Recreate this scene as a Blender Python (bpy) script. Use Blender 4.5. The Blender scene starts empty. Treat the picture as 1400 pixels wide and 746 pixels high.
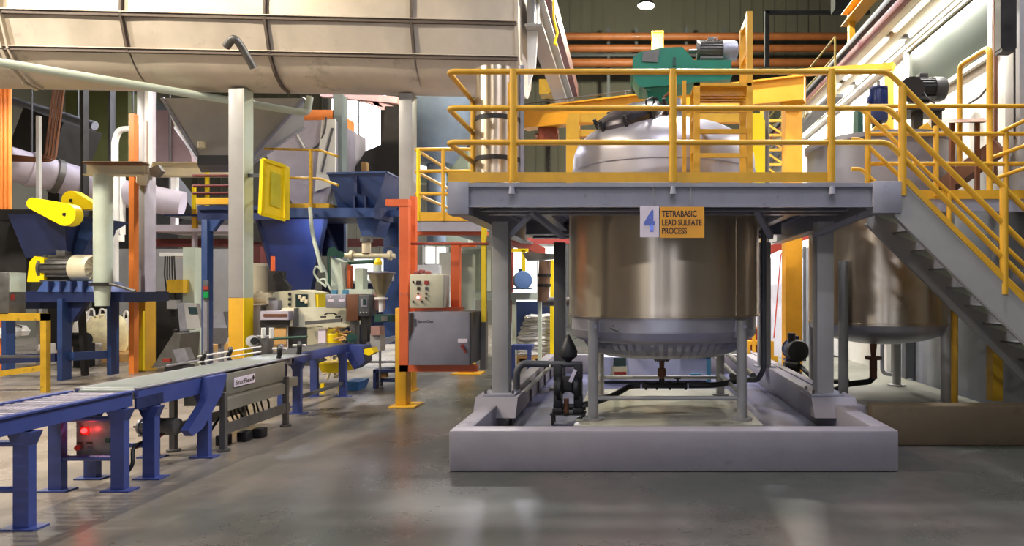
import bpy, bmesh, math, random
from mathutils import Vector, Matrix
random.seed(7)
S = bpy.context.scene
COL = S.collection
PI = math.pi
# ---------------------------------------------------------------- camera, world, light, exposure
F, HX, HY, CH = 900.0, 860.0, 395.0, 1.55          # focal length and principal point for the 1400x746 frame, eye height
cam_d = bpy.data.cameras.new('camera'); cam = bpy.data.objects.new('camera', cam_d); COL.objects.link(cam)
cam.location = (0, 0, CH); cam.rotation_euler = (PI / 2, 0, 0)
cam_d.sensor_width = 36.0; cam_d.lens = 36.0 * F / 1400.0
cam_d.shift_x = (700 - HX) / 1400.0; cam_d.shift_y = (HY - 373) / 1400.0
cam_d.clip_start = 0.05; cam_d.clip_end = 200
S.camera = cam
w = bpy.data.worlds.new('world'); S.world = w; w.use_nodes = True
w.node_tree.nodes['Background'].inputs[0].default_value = (0.86, 0.88, 1.0, 1)
w.node_tree.nodes['Background'].inputs[1].default_value = 0.22
S.view_settings.view_transform = 'Standard'; S.view_settings.look = 'None'
S.view_settings.exposure = 0.3; S.view_settings.gamma = 1.0; S.view_settings.use_curve_mapping = False
S.cycles.use_denoising = True
S.cycles.max_bounces = 8; S.cycles.sample_clamp_indirect = 4.0
S.cycles.caustics_reflective = False; S.cycles.caustics_refractive = False
# high bay lamps, some added unseen as fill: x, y, z, watts, colour, label
WARM, COOL, NEUT, YG = (1.0, .86, .66), (.86, .86, 1.0), (1.0, .95, .9), (1.0, .97, .72)
LAMPS = [(-6.0, -5.5, 9.5, 1700, NEUT, 'added fill lamp behind the viewpoint on the conveyor side'),  # unseen, added as frontal fill for the closed hall
         (4.5, -6.0, 9.5, 1000, COOL, 'added fill lamp behind the viewpoint on the stair side'),  # second unseen fill lamp, added beside the one above
         (0.52, 20.0, 10.15, 2100, YG, 'round high bay lamp hanging in view before the far wall'),
         (0.1, 0.6, 9.2, 900, COOL, 'high bay lamp above the front aisle floor'),
         (3.5, 5.6, 9.2, 1500, COOL, 'high bay lamp above the foot of the stair'),
         (-8.2, 4.5, 9.2, 3600, WARM, 'high bay lamp above the roller conveyor'),
         (-11.5, 5.2, 8.4, 3000, NEUT, 'high bay lamp before the left end of the big duct'),
         (0.9, 9.9, 9.0, 3200, NEUT, 'high bay lamp above the steel platform'),
         (-5.0, 16.5, 9.5, 4200, NEUT, 'high bay lamp behind the big grey duct'),
         (2.6, 15.0, 9.5, 2600, COOL, 'high bay lamp behind the jib crane'),
         (-11.0, 19.5, 9.5, 3600, COOL, 'high bay lamp over the far left plant'),
         (-10.6, 11.25, 5.7, 800, NEUT, 'added hidden lamp behind the duct over the blue bench'),  # hidden lamp added to brighten the bags and the cream beam
         (-2.6, 14.0, 4.5, 480, COOL, 'added hidden lamp behind the mixing tank')]  # hidden lamp added to light the space behind the tank

# ---------------------------------------------------------------- helpers
def X(px, D): return (px - HX) * D / F
def Z(py, D): return CH + (HY - py) * D / F
def P(px, py, D): return Vector((X(px, D), D, Z(py, D)))
def DF(py, z=0.0): return F * (CH - z) / (py - HY)
V = Vector
ORG = {}
def lin(c):
    return tuple(((v / 255.0) / 12.92 if v <= 10 else (((v / 255.0) + .055) / 1.055) ** 2.4) for v in c) + (1,)
MATS = {}
def mat(name, c, rough=.5, metal=0.0, var=.12, scale=3.0, bump=.0, bscale=40.0, emit=0.0, stretch=None, rvar=.1, coat=0.0, alpha=None, dirt=None, aniso=0.0):
    if name in MATS: return MATS[name]
    m = bpy.data.materials.new(name); m.use_nodes = True
    nt = m.node_tree; b = nt.nodes['Principled BSDF']; L = nt.links.new
    tc = nt.nodes.new('ShaderNodeTexCoord'); src = tc.outputs['Object']
    if stretch:
        mp = nt.nodes.new('ShaderNodeMapping'); mp.inputs['Scale'].default_value = stretch; L(src, mp.inputs[0]); ssrc = mp.outputs[0]
    else: ssrc = src
    n = nt.nodes.new('ShaderNodeTexNoise'); n.inputs['Scale'].default_value = scale; n.inputs['Detail'].default_value = 6; n.inputs['Roughness'].default_value = .62
    L(ssrc, n.inputs['Vector'])
    r = nt.nodes.new('ShaderNodeValToRGB'); r.color_ramp.elements[0].position = .3; r.color_ramp.elements[1].position = .7
    l = lin(c)
    r.color_ramp.elements[0].color = tuple(max(0, v * (1 - var)) for v in l[:3]) + (1,)
    r.color_ramp.elements[1].color = tuple(min(1, v * (1 + var)) for v in l[:3]) + (1,)
    L(n.outputs['Fac'], r.inputs[0]); out = r.outputs[0]
    if dirt:
        n2 = nt.nodes.new('ShaderNodeTexNoise'); n2.inputs['Scale'].default_value = dirt[1]; n2.inputs['Detail'].default_value = 8; n2.inputs['Roughness'].default_value = .7
        L(src, n2.inputs['Vector'])
        r2 = nt.nodes.new('ShaderNodeValToRGB'); r2.color_ramp.elements[0].position = dirt[2]; r2.color_ramp.elements[1].position = dirt[2] + .14
        r2.color_ramp.elements[0].color = (0, 0, 0, 1); r2.color_ramp.elements[1].color = (1, 1, 1, 1)
        L(n2.outputs['Fac'], r2.inputs[0])
        mx = nt.nodes.new('ShaderNodeMix'); mx.data_type = 'RGBA'; L(r2.outputs[0], mx.inputs['Factor']); L(out, mx.inputs['A']); mx.inputs['B'].default_value = lin(dirt[0]); out = mx.outputs['Result']
    L(out, b.inputs['Base Color'])
    mr = nt.nodes.new('ShaderNodeMapRange'); mr.inputs['From Min'].default_value = .3; mr.inputs['From Max'].default_value = .7
    mr.inputs['To Min'].default_value = max(.03, rough - rvar); mr.inputs['To Max'].default_value = min(1, rough + rvar); L(n.outputs['Fac'], mr.inputs[0]); L(mr.outputs[0], b.inputs['Roughness'])
    b.inputs['Metallic'].default_value = metal
    b.inputs['Coat Weight'].default_value = coat
    if bump:
        nb = nt.nodes.new('ShaderNodeTexNoise'); nb.inputs['Scale'].default_value = bscale; nb.inputs['Detail'].default_value = 5; L(ssrc, nb.inputs['Vector'])
        bp = nt.nodes.new('ShaderNodeBump'); bp.inputs['Strength'].default_value = bump; bp.inputs['Distance'].default_value = .02; L(nb.outputs['Fac'], bp.inputs['Height']); L(bp.outputs[0], b.inputs['Normal'])
    if emit:
        b.inputs['Emission Color'].default_value = l; b.inputs['Emission Strength'].default_value = emit
    if aniso:
        tg = nt.nodes.new('ShaderNodeTangent'); tg.direction_type = 'RADIAL'; tg.axis = 'Z'; L(tg.outputs[0], b.inputs['Tangent']); b.inputs['Anisotropic'].default_value = aniso; b.inputs['Anisotropic Rotation'].default_value = .25
    if alpha is not None: b.inputs['Alpha'].default_value = alpha
    MATS[name] = m; return m
yellow = mat('yellow paint', (216, 164, 42), .42, var=.1, scale=5, dirt=((120, 84, 30), 9, .70))
byellow = mat('bright yellow paint', (250, 218, 10), .4, var=.05)
dyellow = mat('worn yellow paint', (190, 150, 34), .5, var=.2, dirt=((90, 76, 40), 8, .58))
blue = mat('blue paint', (46, 68, 116), .4, var=.12, scale=4, dirt=((26, 36, 70), 7, .64))
cblue = mat('conveyor blue paint', (60, 74, 134), .38, var=.12, scale=6, dirt=((30, 34, 70), 12, .66))
navy = mat('navy silo paint', (26, 42, 98), .42, var=.12)
dblue = mat('dark blue paint', (30, 42, 82), .45, var=.15)
teal = mat('teal blue paint', (70, 130, 160), .4)
orange = mat('orange paint', (214, 100, 52), .42, var=.1, dirt=((130, 56, 30), 6, .68))
boomorange = mat('amber crane paint', (222, 156, 38), .45, var=.12, dirt=((150, 90, 30), 4, .68))
rorange = mat('rust orange paint', (222, 124, 48), .5, var=.12, dirt=((140, 70, 36), 5, .64))
red = mat('red paint', (140, 46, 34), .5, var=.2)
grey = mat('grey paint', (158, 156, 152), .42, var=.07, scale=3, dirt=((120, 114, 104), 5, .66))
fgrey = mat('platform grey paint', (150, 150, 160), .36, var=.08, scale=4, bump=.08, bscale=22, dirt=((92, 92, 100), 7, .62))
dgrey = mat('dark grey paint', (74, 76, 80), .5, var=.15)
duckegg = mat('pale grey green paint', (190, 200, 182), .45, var=.08)
white = mat('white paint', (226, 224, 216), .5, var=.06)
ductm = mat('galvanised duct sheet', (200, 188, 170), .5, .25, var=.12, scale=1.6, bump=.12, bscale=2.5, dirt=((146, 134, 116), 1.4, .6))
ductedge = mat('dark duct seam', (96, 84, 74), .6, .3, var=.2)
steel = mat('brushed stainless steel', (208, 194, 172), .34, .9, aniso=.8, var=.06, scale=2.2, stretch=(4, 4, .4), rvar=.04, dirt=((196, 176, 146), 1.4, .56))
steel2 = mat('pale stainless steel', (184, 182, 190), .38, .6, var=.03, scale=3, rvar=.03)
zinc = mat('galvanised steel', (150, 150, 158), .5, .6, var=.15, scale=8)
dsteel = mat('dull steel', (110, 108, 104), .5, .7, var=.2, scale=6)
dark = mat('dark machine metal', (46, 44, 42), .55, .3, var=.3, scale=5)
black = mat('black rubber', (22, 22, 24), .5, var=.2)
beige = mat('beige enamel', (198, 194, 166), .45, var=.08)
cream = mat('cream enamel', (222, 210, 178), .45, var=.08)
green = mat('gearbox green paint', (4, 118, 92), .4, var=.12, dirt=((10, 80, 66), 5, .66))
dgreen = mat('dark green paint', (30, 74, 60), .5)
concrete = mat('painted concrete curb', (138, 133, 140), .55, var=.08, scale=3, bump=.15, bscale=9, dirt=((120, 112, 112), 3.5, .63))
bluefloor = mat('blue grey pit floor', (82, 84, 114), .35, var=.14, scale=2, dirt=((150, 150, 160), 1.2, .6))
padm = mat('pale pad concrete', (170, 168, 152), .4, var=.15, scale=2, dirt=((110, 100, 84), 2.2, .55))
plaster = mat('shade darkened stained plaster', (134, 138, 146), .7, var=.14, scale=1.5, bump=.15, bscale=6, dirt=((130, 124, 112), 1.6, .58))  # base tone darkened to stand in for the second deck's shade
cladding = mat('white wall cladding', (236, 234, 226), .5, var=.04)
olive = mat('olive wall cladding', (96, 94, 82), .7, var=.12, scale=.6)
bagm = mat('woven white bag', (236, 232, 226), .7, var=.12, scale=8, bump=.3, bscale=20)
bagy = mat('yellowed woven bag', (228, 216, 172), .7, var=.15, scale=8, bump=.3, bscale=20)
brown = mat('rust brown metal', (112, 72, 48), .6, .2, var=.25)
maroon = mat('maroon paint', (92, 34, 34), .5)
card = mat('cardboard', (206, 160, 96), .7)
redlamp = mat('lit red lamp', (255, 30, 30), .4, emit=9)
pinklamp = mat('lit pink lamp', (255, 150, 150), .4, emit=3)
tube = mat('lit tube', (255, 250, 240), .4, emit=5)
lens = mat('lit lamp lens', (255, 255, 225), .4, emit=14)
day = mat('daylight pane', (236, 242, 255), .4, emit=9)
day2 = mat('dim daylight pane', (236, 240, 240), .4, emit=1.6)
glass = mat('dark office glass', (66, 72, 66), .16, var=.08, scale=.8, rvar=.0)
signy = mat('sign yellow', (228, 160, 40), .4, var=.06)
signw = mat('sign white', (224, 212, 222), .35)
signb = mat('sign blue', (96, 116, 200), .4)
ink = mat('sign ink', (52, 30, 22), .5)
screen = mat('dark screen', (40, 58, 60), .2)

class MB:
    def __init__(s): s.bm = bmesh.new()
    def box(s, x0, x1, y0, y1, z0, z1, bev=0.0):
        return s.obox(V(((x0 + x1) / 2, (y0 + y1) / 2, (z0 + z1) / 2)), (abs(x1 - x0), abs(y1 - y0), abs(z1 - z0)), None, bev)
    def obox(s, c, size, rot=None, bev=0.0):
        g = bmesh.ops.create_cube(s.bm, size=1.0); vs = g['verts']
        M = Matrix.Translation(c) @ (rot.to_4x4() if rot else Matrix()) @ Matrix.Diagonal((*size, 1))
        bmesh.ops.transform(s.bm, matrix=M, verts=vs)
        if bev:
            es = list({e for v in vs for e in v.link_edges})
            bmesh.ops.bevel(s.bm, geom=es, offset=min(bev, min(size) * .45), segments=2, affect='EDGES', profile=.5)
        return s
    def pb(s, x0, x1, y0, y1, D, dep, bev=0.0):           # a box whose front face spans these sight lines at distance D
        return s.box(X(x0, D), X(x1, D), D, D + dep, Z(y1, D), Z(y0, D), bev)
    def frame3(s, d, up=None):
        d = d.normalized(); up = up or V((0, 0, 1))
        if abs(d.dot(up)) > .98: up = V((0, 1, 0))
        sd = d.cross(up).normalized(); u = sd.cross(d).normalized()
        return Matrix((sd, u, d)).transposed()
    def bar(s, a, b, w_, h, up=None, ou=0, ov=0, bev=0):
        a, b = V(a), V(b); R = s.frame3(b - a, up)
        c = (a + b) / 2 + R @ V((ou, ov, 0))
        return s.obox(c, (w_, h, (b - a).length), R, bev)
    def ibeam(s, a, b, h, w_, t=.016, up=None):
        s.bar(a, b, w_, t, up, 0, h / 2 - t / 2); s.bar(a, b, w_, t, up, 0, -h / 2 + t / 2); s.bar(a, b, t, h - 2 * t, up); return s
    def cyl(s, a, b, r, seg=16, r2=None, cap=True):
        a, b = V(a), V(b); R = s.frame3(b - a)
        M = Matrix.Translation((a + b) / 2) @ R.to_4x4()
        bmesh.ops.create_cone(s.bm, cap_ends=cap, segments=seg, radius1=r, radius2=r if r2 is None else r2, depth=(b - a).length, matrix=M); return s
    def tube(s, pts, r, seg=10, fillet=0.0):
        pts = [V(p) for p in pts]
        if fillet:
            q = [pts[0]]
            for i in range(1, len(pts) - 1):
                a, b, c = pts[i - 1], pts[i], pts[i + 1]
                f1 = min(fillet, (a - b).length * .45); f2 = min(fillet, (c - b).length * .45); f = min(f1, f2)
                s0 = b + (a - b).normalized() * f; s1 = b + (c - b).normalized() * f
                for k in range(6):
                    t = k / 5; q.append(s0 * (1 - t) ** 2 + b * 2 * t * (1 - t) + s1 * t * t)
            q.append(pts[-1]); pts = q
        rings = []; prev = None
        for i, p in enumerate(pts):
            d = (pts[min(i + 1, len(pts) - 1)] - pts[max(i - 1, 0)])
            if d.length < 1e-6: d = V((0, 0, 1))
            d.normalize()
            if prev is None:
                R = s.frame3(d); n = R.col[0].copy()
            else:
                n = prev - d * prev.dot(d)
                if n.length < 1e-5: n = s.frame3(d).col[0].copy()
                n.normalize()
            prev = n; bn = d.cross(n)
            rings.append([s.bm.verts.new(p + (n * math.cos(2 * PI * k / seg) + bn * math.sin(2 * PI * k / seg)) * r) for k in range(seg)])
        for a, b in zip(rings, rings[1:]):
            for k in range(seg): s.bm.faces.new((a[k], a[(k + 1) % seg], b[(k + 1) % seg], b[k]))
        s.bm.faces.new(rings[0][::-1]); s.bm.faces.new(rings[-1]); return s
    def lathe(s, prof, c=(0, 0, 0), seg=48, R=None, mod=None):
        c = V(c); rings = []
        for j, (r, z) in enumerate(prof):
            ring = []
            for k in range(seg):
                a = 2 * PI * k / seg; rr = r; zz = z
                if mod: rr, zz = mod(r, z, k, j)
                p = V((rr * math.cos(a), rr * math.sin(a), zz))
                if R: p = R @ p
                ring.append(s.bm.verts.new(c + p))
            rings.append(ring)
        for a, b in zip(rings, rings[1:]):
            for k in range(seg): s.bm.faces.new((a[k], a[(k + 1) % seg], b[(k + 1) % seg], b[k]))
        if prof[0][0] > 1e-4: s.bm.faces.new(rings[0][::-1])
        if prof[-1][0] > 1e-4: s.bm.faces.new(rings[-1])
        return s
    def prism(s, pts, d):
        pts = [V(p) for p in pts]; d = V(d)
        a = [s.bm.verts.new(p) for p in pts]; b = [s.bm.verts.new(p + d) for p in pts]
        s.bm.faces.new(a); s.bm.faces.new(b[::-1])
        for k in range(len(a)): s.bm.faces.new((a[k], b[k], b[(k + 1) % len(a)], a[(k + 1) % len(a)]))
        return s
    def pprism(s, pp, D, dep):                            # outline in sight lines at distance D, extruded away
        return s.prism([P(x, y, D) for x, y in pp], (0, dep, 0))
    def frustum(s, r0, r1):                               # two quads of points
        a = [s.bm.verts.new(V(p)) for p in r0]; b = [s.bm.verts.new(V(p)) for p in r1]
        s.bm.faces.new(a[::-1]); s.bm.faces.new(b)
        for k in range(len(a)): s.bm.faces.new((a[k], a[(k + 1) % len(a)], b[(k + 1) % len(a)], b[k]))
        return s
    def builds(s, name, m, parent, smooth=38):            # each separate piece becomes a part of its own
        bm = s.bm; left = set(bm.verts); groups = []
        while left:
            st = [left.pop()]; g = list(st)
            while st:
                v = st.pop()
                for e in v.link_edges:
                    u = e.other_vert(v)
                    if u in left: left.remove(u); st.append(u); g.append(u)
            groups.append(g)
        bb = [(V(tuple(min(v.co[i] for v in g) - .004 for i in range(3))), V(tuple(max(v.co[i] for v in g) + .004 for i in range(3)))) for g in groups]
        lab = list(range(len(groups)))
        for i in range(len(groups)):
            for j in range(i):
                if lab[i] != lab[j] and all(bb[i][0][k] <= bb[j][1][k] and bb[j][0][k] <= bb[i][1][k] for k in range(3)):
                    a, b = lab[i], lab[j]; lab = [b if q == a else q for q in lab]
        out = []
        for L_ in sorted(set(lab)):
            keep = {v for g, q in zip(groups, lab) if q == L_ for v in g}; mp = {}; m2 = MB()
            for v in keep: mp[v] = m2.bm.verts.new(v.co)
            for f in bm.faces:
                if f.verts[0] in keep: m2.bm.faces.new([mp[v] for v in f.verts])
            out.append(m2.build(name, m, parent, None, smooth))
        bm.free(); return out
    def build(s, name, m, parent=None, org=None, smooth=38):
        bm = s.bm
        bmesh.ops.remove_doubles(bm, verts=bm.verts[:], dist=1e-5)
        bmesh.ops.recalc_face_normals(bm, faces=bm.faces[:])
        co = [v.co for v in bm.verts]
        if parent is not None: o_ = ORG[parent.name]
        elif org is not None: o_ = V(org)
        else:
            lo = V((min(c[i] for c in co) for i in range(3))); hi = V((max(c[i] for c in co) for i in range(3)))
            o_ = V(((lo.x + hi.x) / 2, (lo.y + hi.y) / 2, lo.z))
        bmesh.ops.translate(bm, verts=bm.verts[:], vec=-o_)
        me = bpy.data.meshes.new(name); bm.to_mesh(me); bm.free()
        me.materials.append(m)
        for p in me.polygons: p.use_smooth = True
        me.set_sharp_from_angle(angle=math.radians(smooth))
        o = bpy.data.objects.new(name, me); COL.objects.link(o)
        if parent is not None: o.parent = parent
        else: o.location = o_
        ORG[o.name] = o_.copy(); return o
def many(name, label, cat, mb, m, part, group=None):       # a thing made of several like pieces
    co = [v.co for v in mb.bm.verts]; t = thing(name, label, cat, (sum(c.x for c in co) / len(co), sum(c.y for c in co) / len(co), min(c.z for c in co)), group)
    mb.builds(part, m, t); return t
def quad(x0, x1, y0, y1, z): return [(x0, y0, z), (x1, y0, z), (x1, y1, z), (x0, y1, z)]
USED = {}
def tag(o, label, cat, group=None):
    if label in USED and not group: print('DUP LABEL', label)
    USED[label] = 1
    o['label'] = label; o['category'] = cat
    if group: o['group'] = group
    return o
def thing(name, label, cat, loc, group=None):
    o = bpy.data.objects.new(name, None); o.empty_display_size = .1; COL.objects.link(o); o.location = loc; ORG[o.name] = V(loc)
    return tag(o, label, cat, group)
def struct(o): o['kind'] = 'structure'; return o
def one(name, label, cat, mb, m, group=None, smooth=38): return tag(mb.build(name, m, smooth=smooth), label, cat, group)
def text(s, m, parent, o, right, up, w_, h, name='lettering', depth=.003, bold=.03):
    cu = bpy.data.curves.new('t', 'FONT'); cu.body = s; cu.extrude = .0; cu.offset = bold
    ob = bpy.data.objects.new('t', cu); COL.objects.link(ob)
    dg = bpy.context.evaluated_depsgraph_get(); me = bpy.data.meshes.new_from_object(ob.evaluated_get(dg)); bpy.data.objects.remove(ob)
    xs = [v.co.x for v in me.vertices]; ys = [v.co.y for v in me.vertices]
    x0, x1, y0, y1 = min(xs), max(xs), min(ys), max(ys); right = V(right).normalized(); up = V(up).normalized(); o = V(o)
    og = ORG[parent.name]
    nrm = right.cross(up)
    for v in me.vertices:
        v.co = o + right * ((v.co.x - x0) / (x1 - x0) * w_) + up * ((v.co.y - y0) / (y1 - y0) * h) + nrm * depth - og
    me.materials.clear(); me.materials.append(m); me.name = name
    ob = bpy.data.objects.new(name, me); COL.objects.link(ob); ob.parent = parent; ORG[ob.name] = og; return ob
def motor(label, c, ax, L_, r, body, cowl, cat='motor', foot=True, name='electric_motor'):
    c = V(c); ax = V(ax).normalized(); R = MB().frame3(ax)
    t = thing(name, label, cat, c - V((0, 0, r)))
    m = MB(); m.lathe([(r * .85, -L_ * .38), (r * .9, -L_ * .36), (r * .9, L_ * .16), (r * .85, L_ * .18)], c, 32, R)
    for k in range(20):
        a = 2 * PI * k / 20
        off = R @ V((math.cos(a), math.sin(a), 0))
        m.obox(c + off * r * .94 - ax * L_ * .1, (r * .035, r * .14, L_ * .5), R @ Matrix.Rotation(a - PI / 2, 3, 'Z'))
    m.build('finned_body', body, t)
    MB().lathe([(r * 1.02, L_ * .16), (r * 1.02, L_ * .4), (r * .92, L_ * .48), (r * .5, L_ * .5), (r * .2, L_ * .51)], c, 32, R).build('fan_cowl', cowl, t)
    if r > .2:
        for k in range(12):
            a = 2 * PI * k / 12; off = R @ V((math.cos(a), math.sin(a), 0))
            MB().bar(c + off * r * .15 + ax * L_ * .515, c + off * r * .9 + ax * L_ * .488, r * .05, r * .05).build('grille_spoke', beige, t)
    MB().lathe([(r, -L_ * .42), (r, -L_ * .37), (r * .4, -L_ * .36)], c, 32, R).build('end_flange', body, t)
    MB().cyl(c - ax * L_ * .6, c - ax * L_ * .4, r * .2).build('shaft', dsteel, t)
    up = V((0, 0, 1)) if abs(ax.z) < .7 else V((-1, 0, 0))
    MB().obox(c + up * r * 1.08 - ax * L_ * .1, (r * .7, r * .7, r * .45) if abs(ax.z) < .7 else (r * .4, r * .7, r * .7), None, r * .05).build('terminal_box', body, t)
    if foot and abs(ax.z) < .7:
        sd = ax.cross(V((0, 0, 1)))
        f = MB()
        for q in (-1, 1): f.obox(c + sd * q * r * .7 - V((0, 0, r * .92)) - ax * L_ * .1, (abs(sd.x) * r * .4 + abs(ax.x) * L_ * .5 + .01, abs(sd.y) * r * .4 + abs(ax.y) * L_ * .5 + .01, r * .16))
        f.builds('mounting_foot', body, t)
    return t
def pipe(label, pts, r, m, name='pipe', cat='pipe', fillet=0.0, seg=12, group=None):
    return one(name, label, cat, MB().tube(pts, r, seg, fillet), m, group, 50)
def flange(mb, c, ax, r, t=.03): c = V(c); ax = V(ax).normalized(); return mb.cyl(c - ax * t / 2, c + ax * t / 2, r, 24)
# ---------------------------------------------------------------- the hall
FX0 = -3.3 + 5.0        # object space: the slab's own origin lies at x = -5
def floor_mat():
    m = bpy.data.materials.new('sealed concrete floor'); m.use_nodes = True
    nt = m.node_tree; b = nt.nodes['Principled BSDF']; L = nt.links.new; N = nt.nodes.new
    tc = N('ShaderNodeTexCoord')
    def noise(sc, det=6, ro=.6):
        n = N('ShaderNodeTexNoise'); n.inputs['Scale'].default_value = sc; n.inputs['Detail'].default_value = det; n.inputs['Roughness'].default_value = ro; L(tc.outputs['Object'], n.inputs['Vector']); return n.outputs['Fac']
    def ramp(f, stops):
        r = N('ShaderNodeValToRGB'); cr = r.color_ramp
        while len(cr.elements) < len(stops): cr.elements.new(.5)
        for e, (p, c) in zip(cr.elements, stops): e.position = p; e.color = lin(c) if len(c) == 3 else c
        L(f, r.inputs[0]); return r.outputs[0]
    c1 = ramp(noise(.55), [(.3, (50, 57, 50)), (.5, (66, 68, 64)), (.7, (92, 80, 78))])
    c2 = ramp(noise(7, 8, .7), [(.3, (56, 56, 55)), (.7, (92, 92, 90))])
    mx = N('ShaderNodeMix'); mx.data_type = 'RGBA'; mx.inputs['Factor'].default_value = .3; L(c1, mx.inputs['A']); L(c2, mx.inputs['B'])
    # bare, dusty concrete on the conveyor side where the green sealer has worn off
    c3 = ramp(noise(2.2, 8, .7), [(.3, (124, 116, 104)), (.7, (162, 150, 136))])
    sp = N('ShaderNodeSeparateXYZ'); L(tc.outputs['Object'], sp.inputs[0])
    ad = N('ShaderNodeMath'); ad.operation = 'MULTIPLY_ADD'; L(noise(.9, 5, .6), ad.inputs[0]); ad.inputs[1].default_value = 3.2; L(sp.outputs['X'], ad.inputs[2])
    mr = N('ShaderNodeMapRange'); mr.inputs['From Min'].default_value = FX0; mr.inputs['From Max'].default_value = FX0 + 2.4; mr.inputs['To Min'].default_value = 1; mr.inputs['To Max'].default_value = 0; L(ad.outputs[0], mr.inputs[0])
    m2 = N('ShaderNodeMix'); m2.data_type = 'RGBA'; L(mr.outputs[0], m2.inputs['Factor']); L(mx.outputs['Result'], m2.inputs['A']); L(c3, m2.inputs['B'])
    L(m2.outputs['Result'], b.inputs['Base Color'])
    rg = ramp(noise(1.3, 7, .65), [(.2, (.2, .2, .2, 1)), (.8, (.4, .4, .4, 1))]); L(rg, b.inputs['Roughness'])
    bp = N('ShaderNodeBump'); bp.inputs['Strength'].default_value = .05; bp.inputs['Distance'].default_value = .01; L(noise(14, 6, .6), bp.inputs['Height']); L(bp.outputs[0], b.inputs['Normal'])
    return m
struct(MB().box(-19, 9, -14, 29, -.2, 0).build('floor', floor_mat()))
struct(MB().box(-19, 9, -14, 29, 16, 16.2).build('ceiling', dgrey))
wb = struct(MB().box(-19, 9, 28.6, 28.9, 0, 16).build('wall_back', olive))
for i in range(56):
    x = -18.75 + i * .49
    MB().box(x, x + .06, 28.55, 28.6, 0, 16).build('cladding_rib', olive, wb)
struct(MB().box(-19.2, -19, -14, 29, 0, 16).build('wall_left', olive))
struct(MB().box(-19, 9, -14.2, -14, 0, 16).build('wall_front', grey))
struct(MB().box(9, 9.2, -14, 29, 0, 16).build('wall_side', olive))
addpane = mat('added reflection pane', (226, 232, 255), .4, emit=7)  # unseen lit windows, added to put vertical streaks on the tank jacket
for n, (x0, x1, z0, z1) in enumerate(((-1.85, -.95, .1, 5.0), (2.9, 4.3, 1.0, 4.5), (-6.4, -4.6, 1.0, 4.5))):
    wd = struct(MB().box(x0, x1, -14, -13.95, z0, z1).build('window_%d' % (20 + n), addpane))
    for a in (x0, (x0 + x1) / 2, x1): MB().box(a - .05, a + .05, -13.98, -13.9, z0, z1).build('window_frame', grey, wd)
# right hand wall: lower concrete, pale cladding, office window
WX = 4.62
wr = struct(MB().box(WX, WX + .3, 7.62, 28.6, 0, 2.62).build('wall_right', plaster))
MB().box(WX, WX + .3, 7.9, 28.6, 2.62, 5.74).build('cladding', cladding, wr); MB().box(WX, 8.95, 7.9, 28.5, 5.74, 5.9).build('roof_slab', dgrey, wr)
MB().box(WX - .02, WX + .3, 7.5, 7.62, 0, 8.2).build('plaster_panel', plaster, wr)
MB().box(WX - .1, WX + .3, 7.62, 7.92, 2.5, 8.2, .01).build('wall_pillar', grey, wr)
wn = struct(MB().box(WX - .05, WX + .1, 8.3, 10.75, 4.5, 5.42).build('window_1', glass))
f = MB(); f.bar((WX - .06, 8.25, 5.45), (WX - .06, 10.8, 5.45), .08, .08); f.bar((WX - .06, 8.25, 4.5), (WX - .06, 10.8, 4.5), .06, .06)
f.bar((WX - .06, 10.78, 4.5), (WX - .06, 10.78, 5.45), .08, .08); f.bar((WX - .06, 8.27, 4.5), (WX - .06, 8.27, 5.45), .06, .08)
f.build('window_frame', cladding, wn)
for k, (x0, x1, z0, z1, m_) in enumerate(((.14, 0, 5.45, 5.50, cladding), (.42, .27, 5.57, 5.70, mat('cream trim', (196, 188, 166), .5)), (.64, .48, 5.62, 5.74, mat('cream trim', (196, 188, 166), .5)), (.80, .71, 5.55, 5.67, maroon), (.82, .0, 5.74, 5.84, dgrey))):
    struct(MB().box(WX - x0, WX - x1 - (.002 if x1 == 0 else 0), 7.95, 24, z0, z1, .01).build('trim_%d' % (k + 1), m_))
for k, (y0, z, xo, lb) in enumerate([(8.2, 5.54, .2, 'nearest lit tube of the row above the office window'), (10.6, 5.54, .2, 'second lit tube of the row above the office window'), (13.0, 5.54, .2, 'third lit tube of the row above the office window'), (15.4, 5.54, .2, 'fourth lit tube of the row above the office window'), (8.2, 5.6, .45, 'nearest lit tube of the outer row under the wall canopy'), (10.6, 5.6, .45, 'second lit tube of the outer row under the wall canopy'), (13.0, 5.6, .45, 'third lit tube of the outer row under the wall canopy')]):
    t = thing('tube_lamp', lb, 'lamp', (WX - xo, y0 + 1.1, z), 'tube lamps along the right wall')
    r_ = .035 if k < 4 else .015
    MB().box(WX - xo - .06, WX - xo + .06, y0, y0 + 2.2, z + r_, z + r_ + .03).build('housing', white, t)
    MB().cyl((WX - xo, y0 + .05, z), (WX - xo, y0 + 2.15, z), r_).build('glass_tube', tube, t)
    if k < 4:
        ld = bpy.data.lights.new('tube_light', 'AREA'); ld.shape = 'RECTANGLE'; ld.size = .08; ld.size_y = 2.1; ld.energy = 110; ld.color = (1, .96, .88)
        lo = bpy.data.objects.new('tube_light', ld); COL.objects.link(lo); lo.parent = t; lo.location = (0, 0, -.05); lo.rotation_euler = (0, math.radians(-8), 0)
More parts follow.
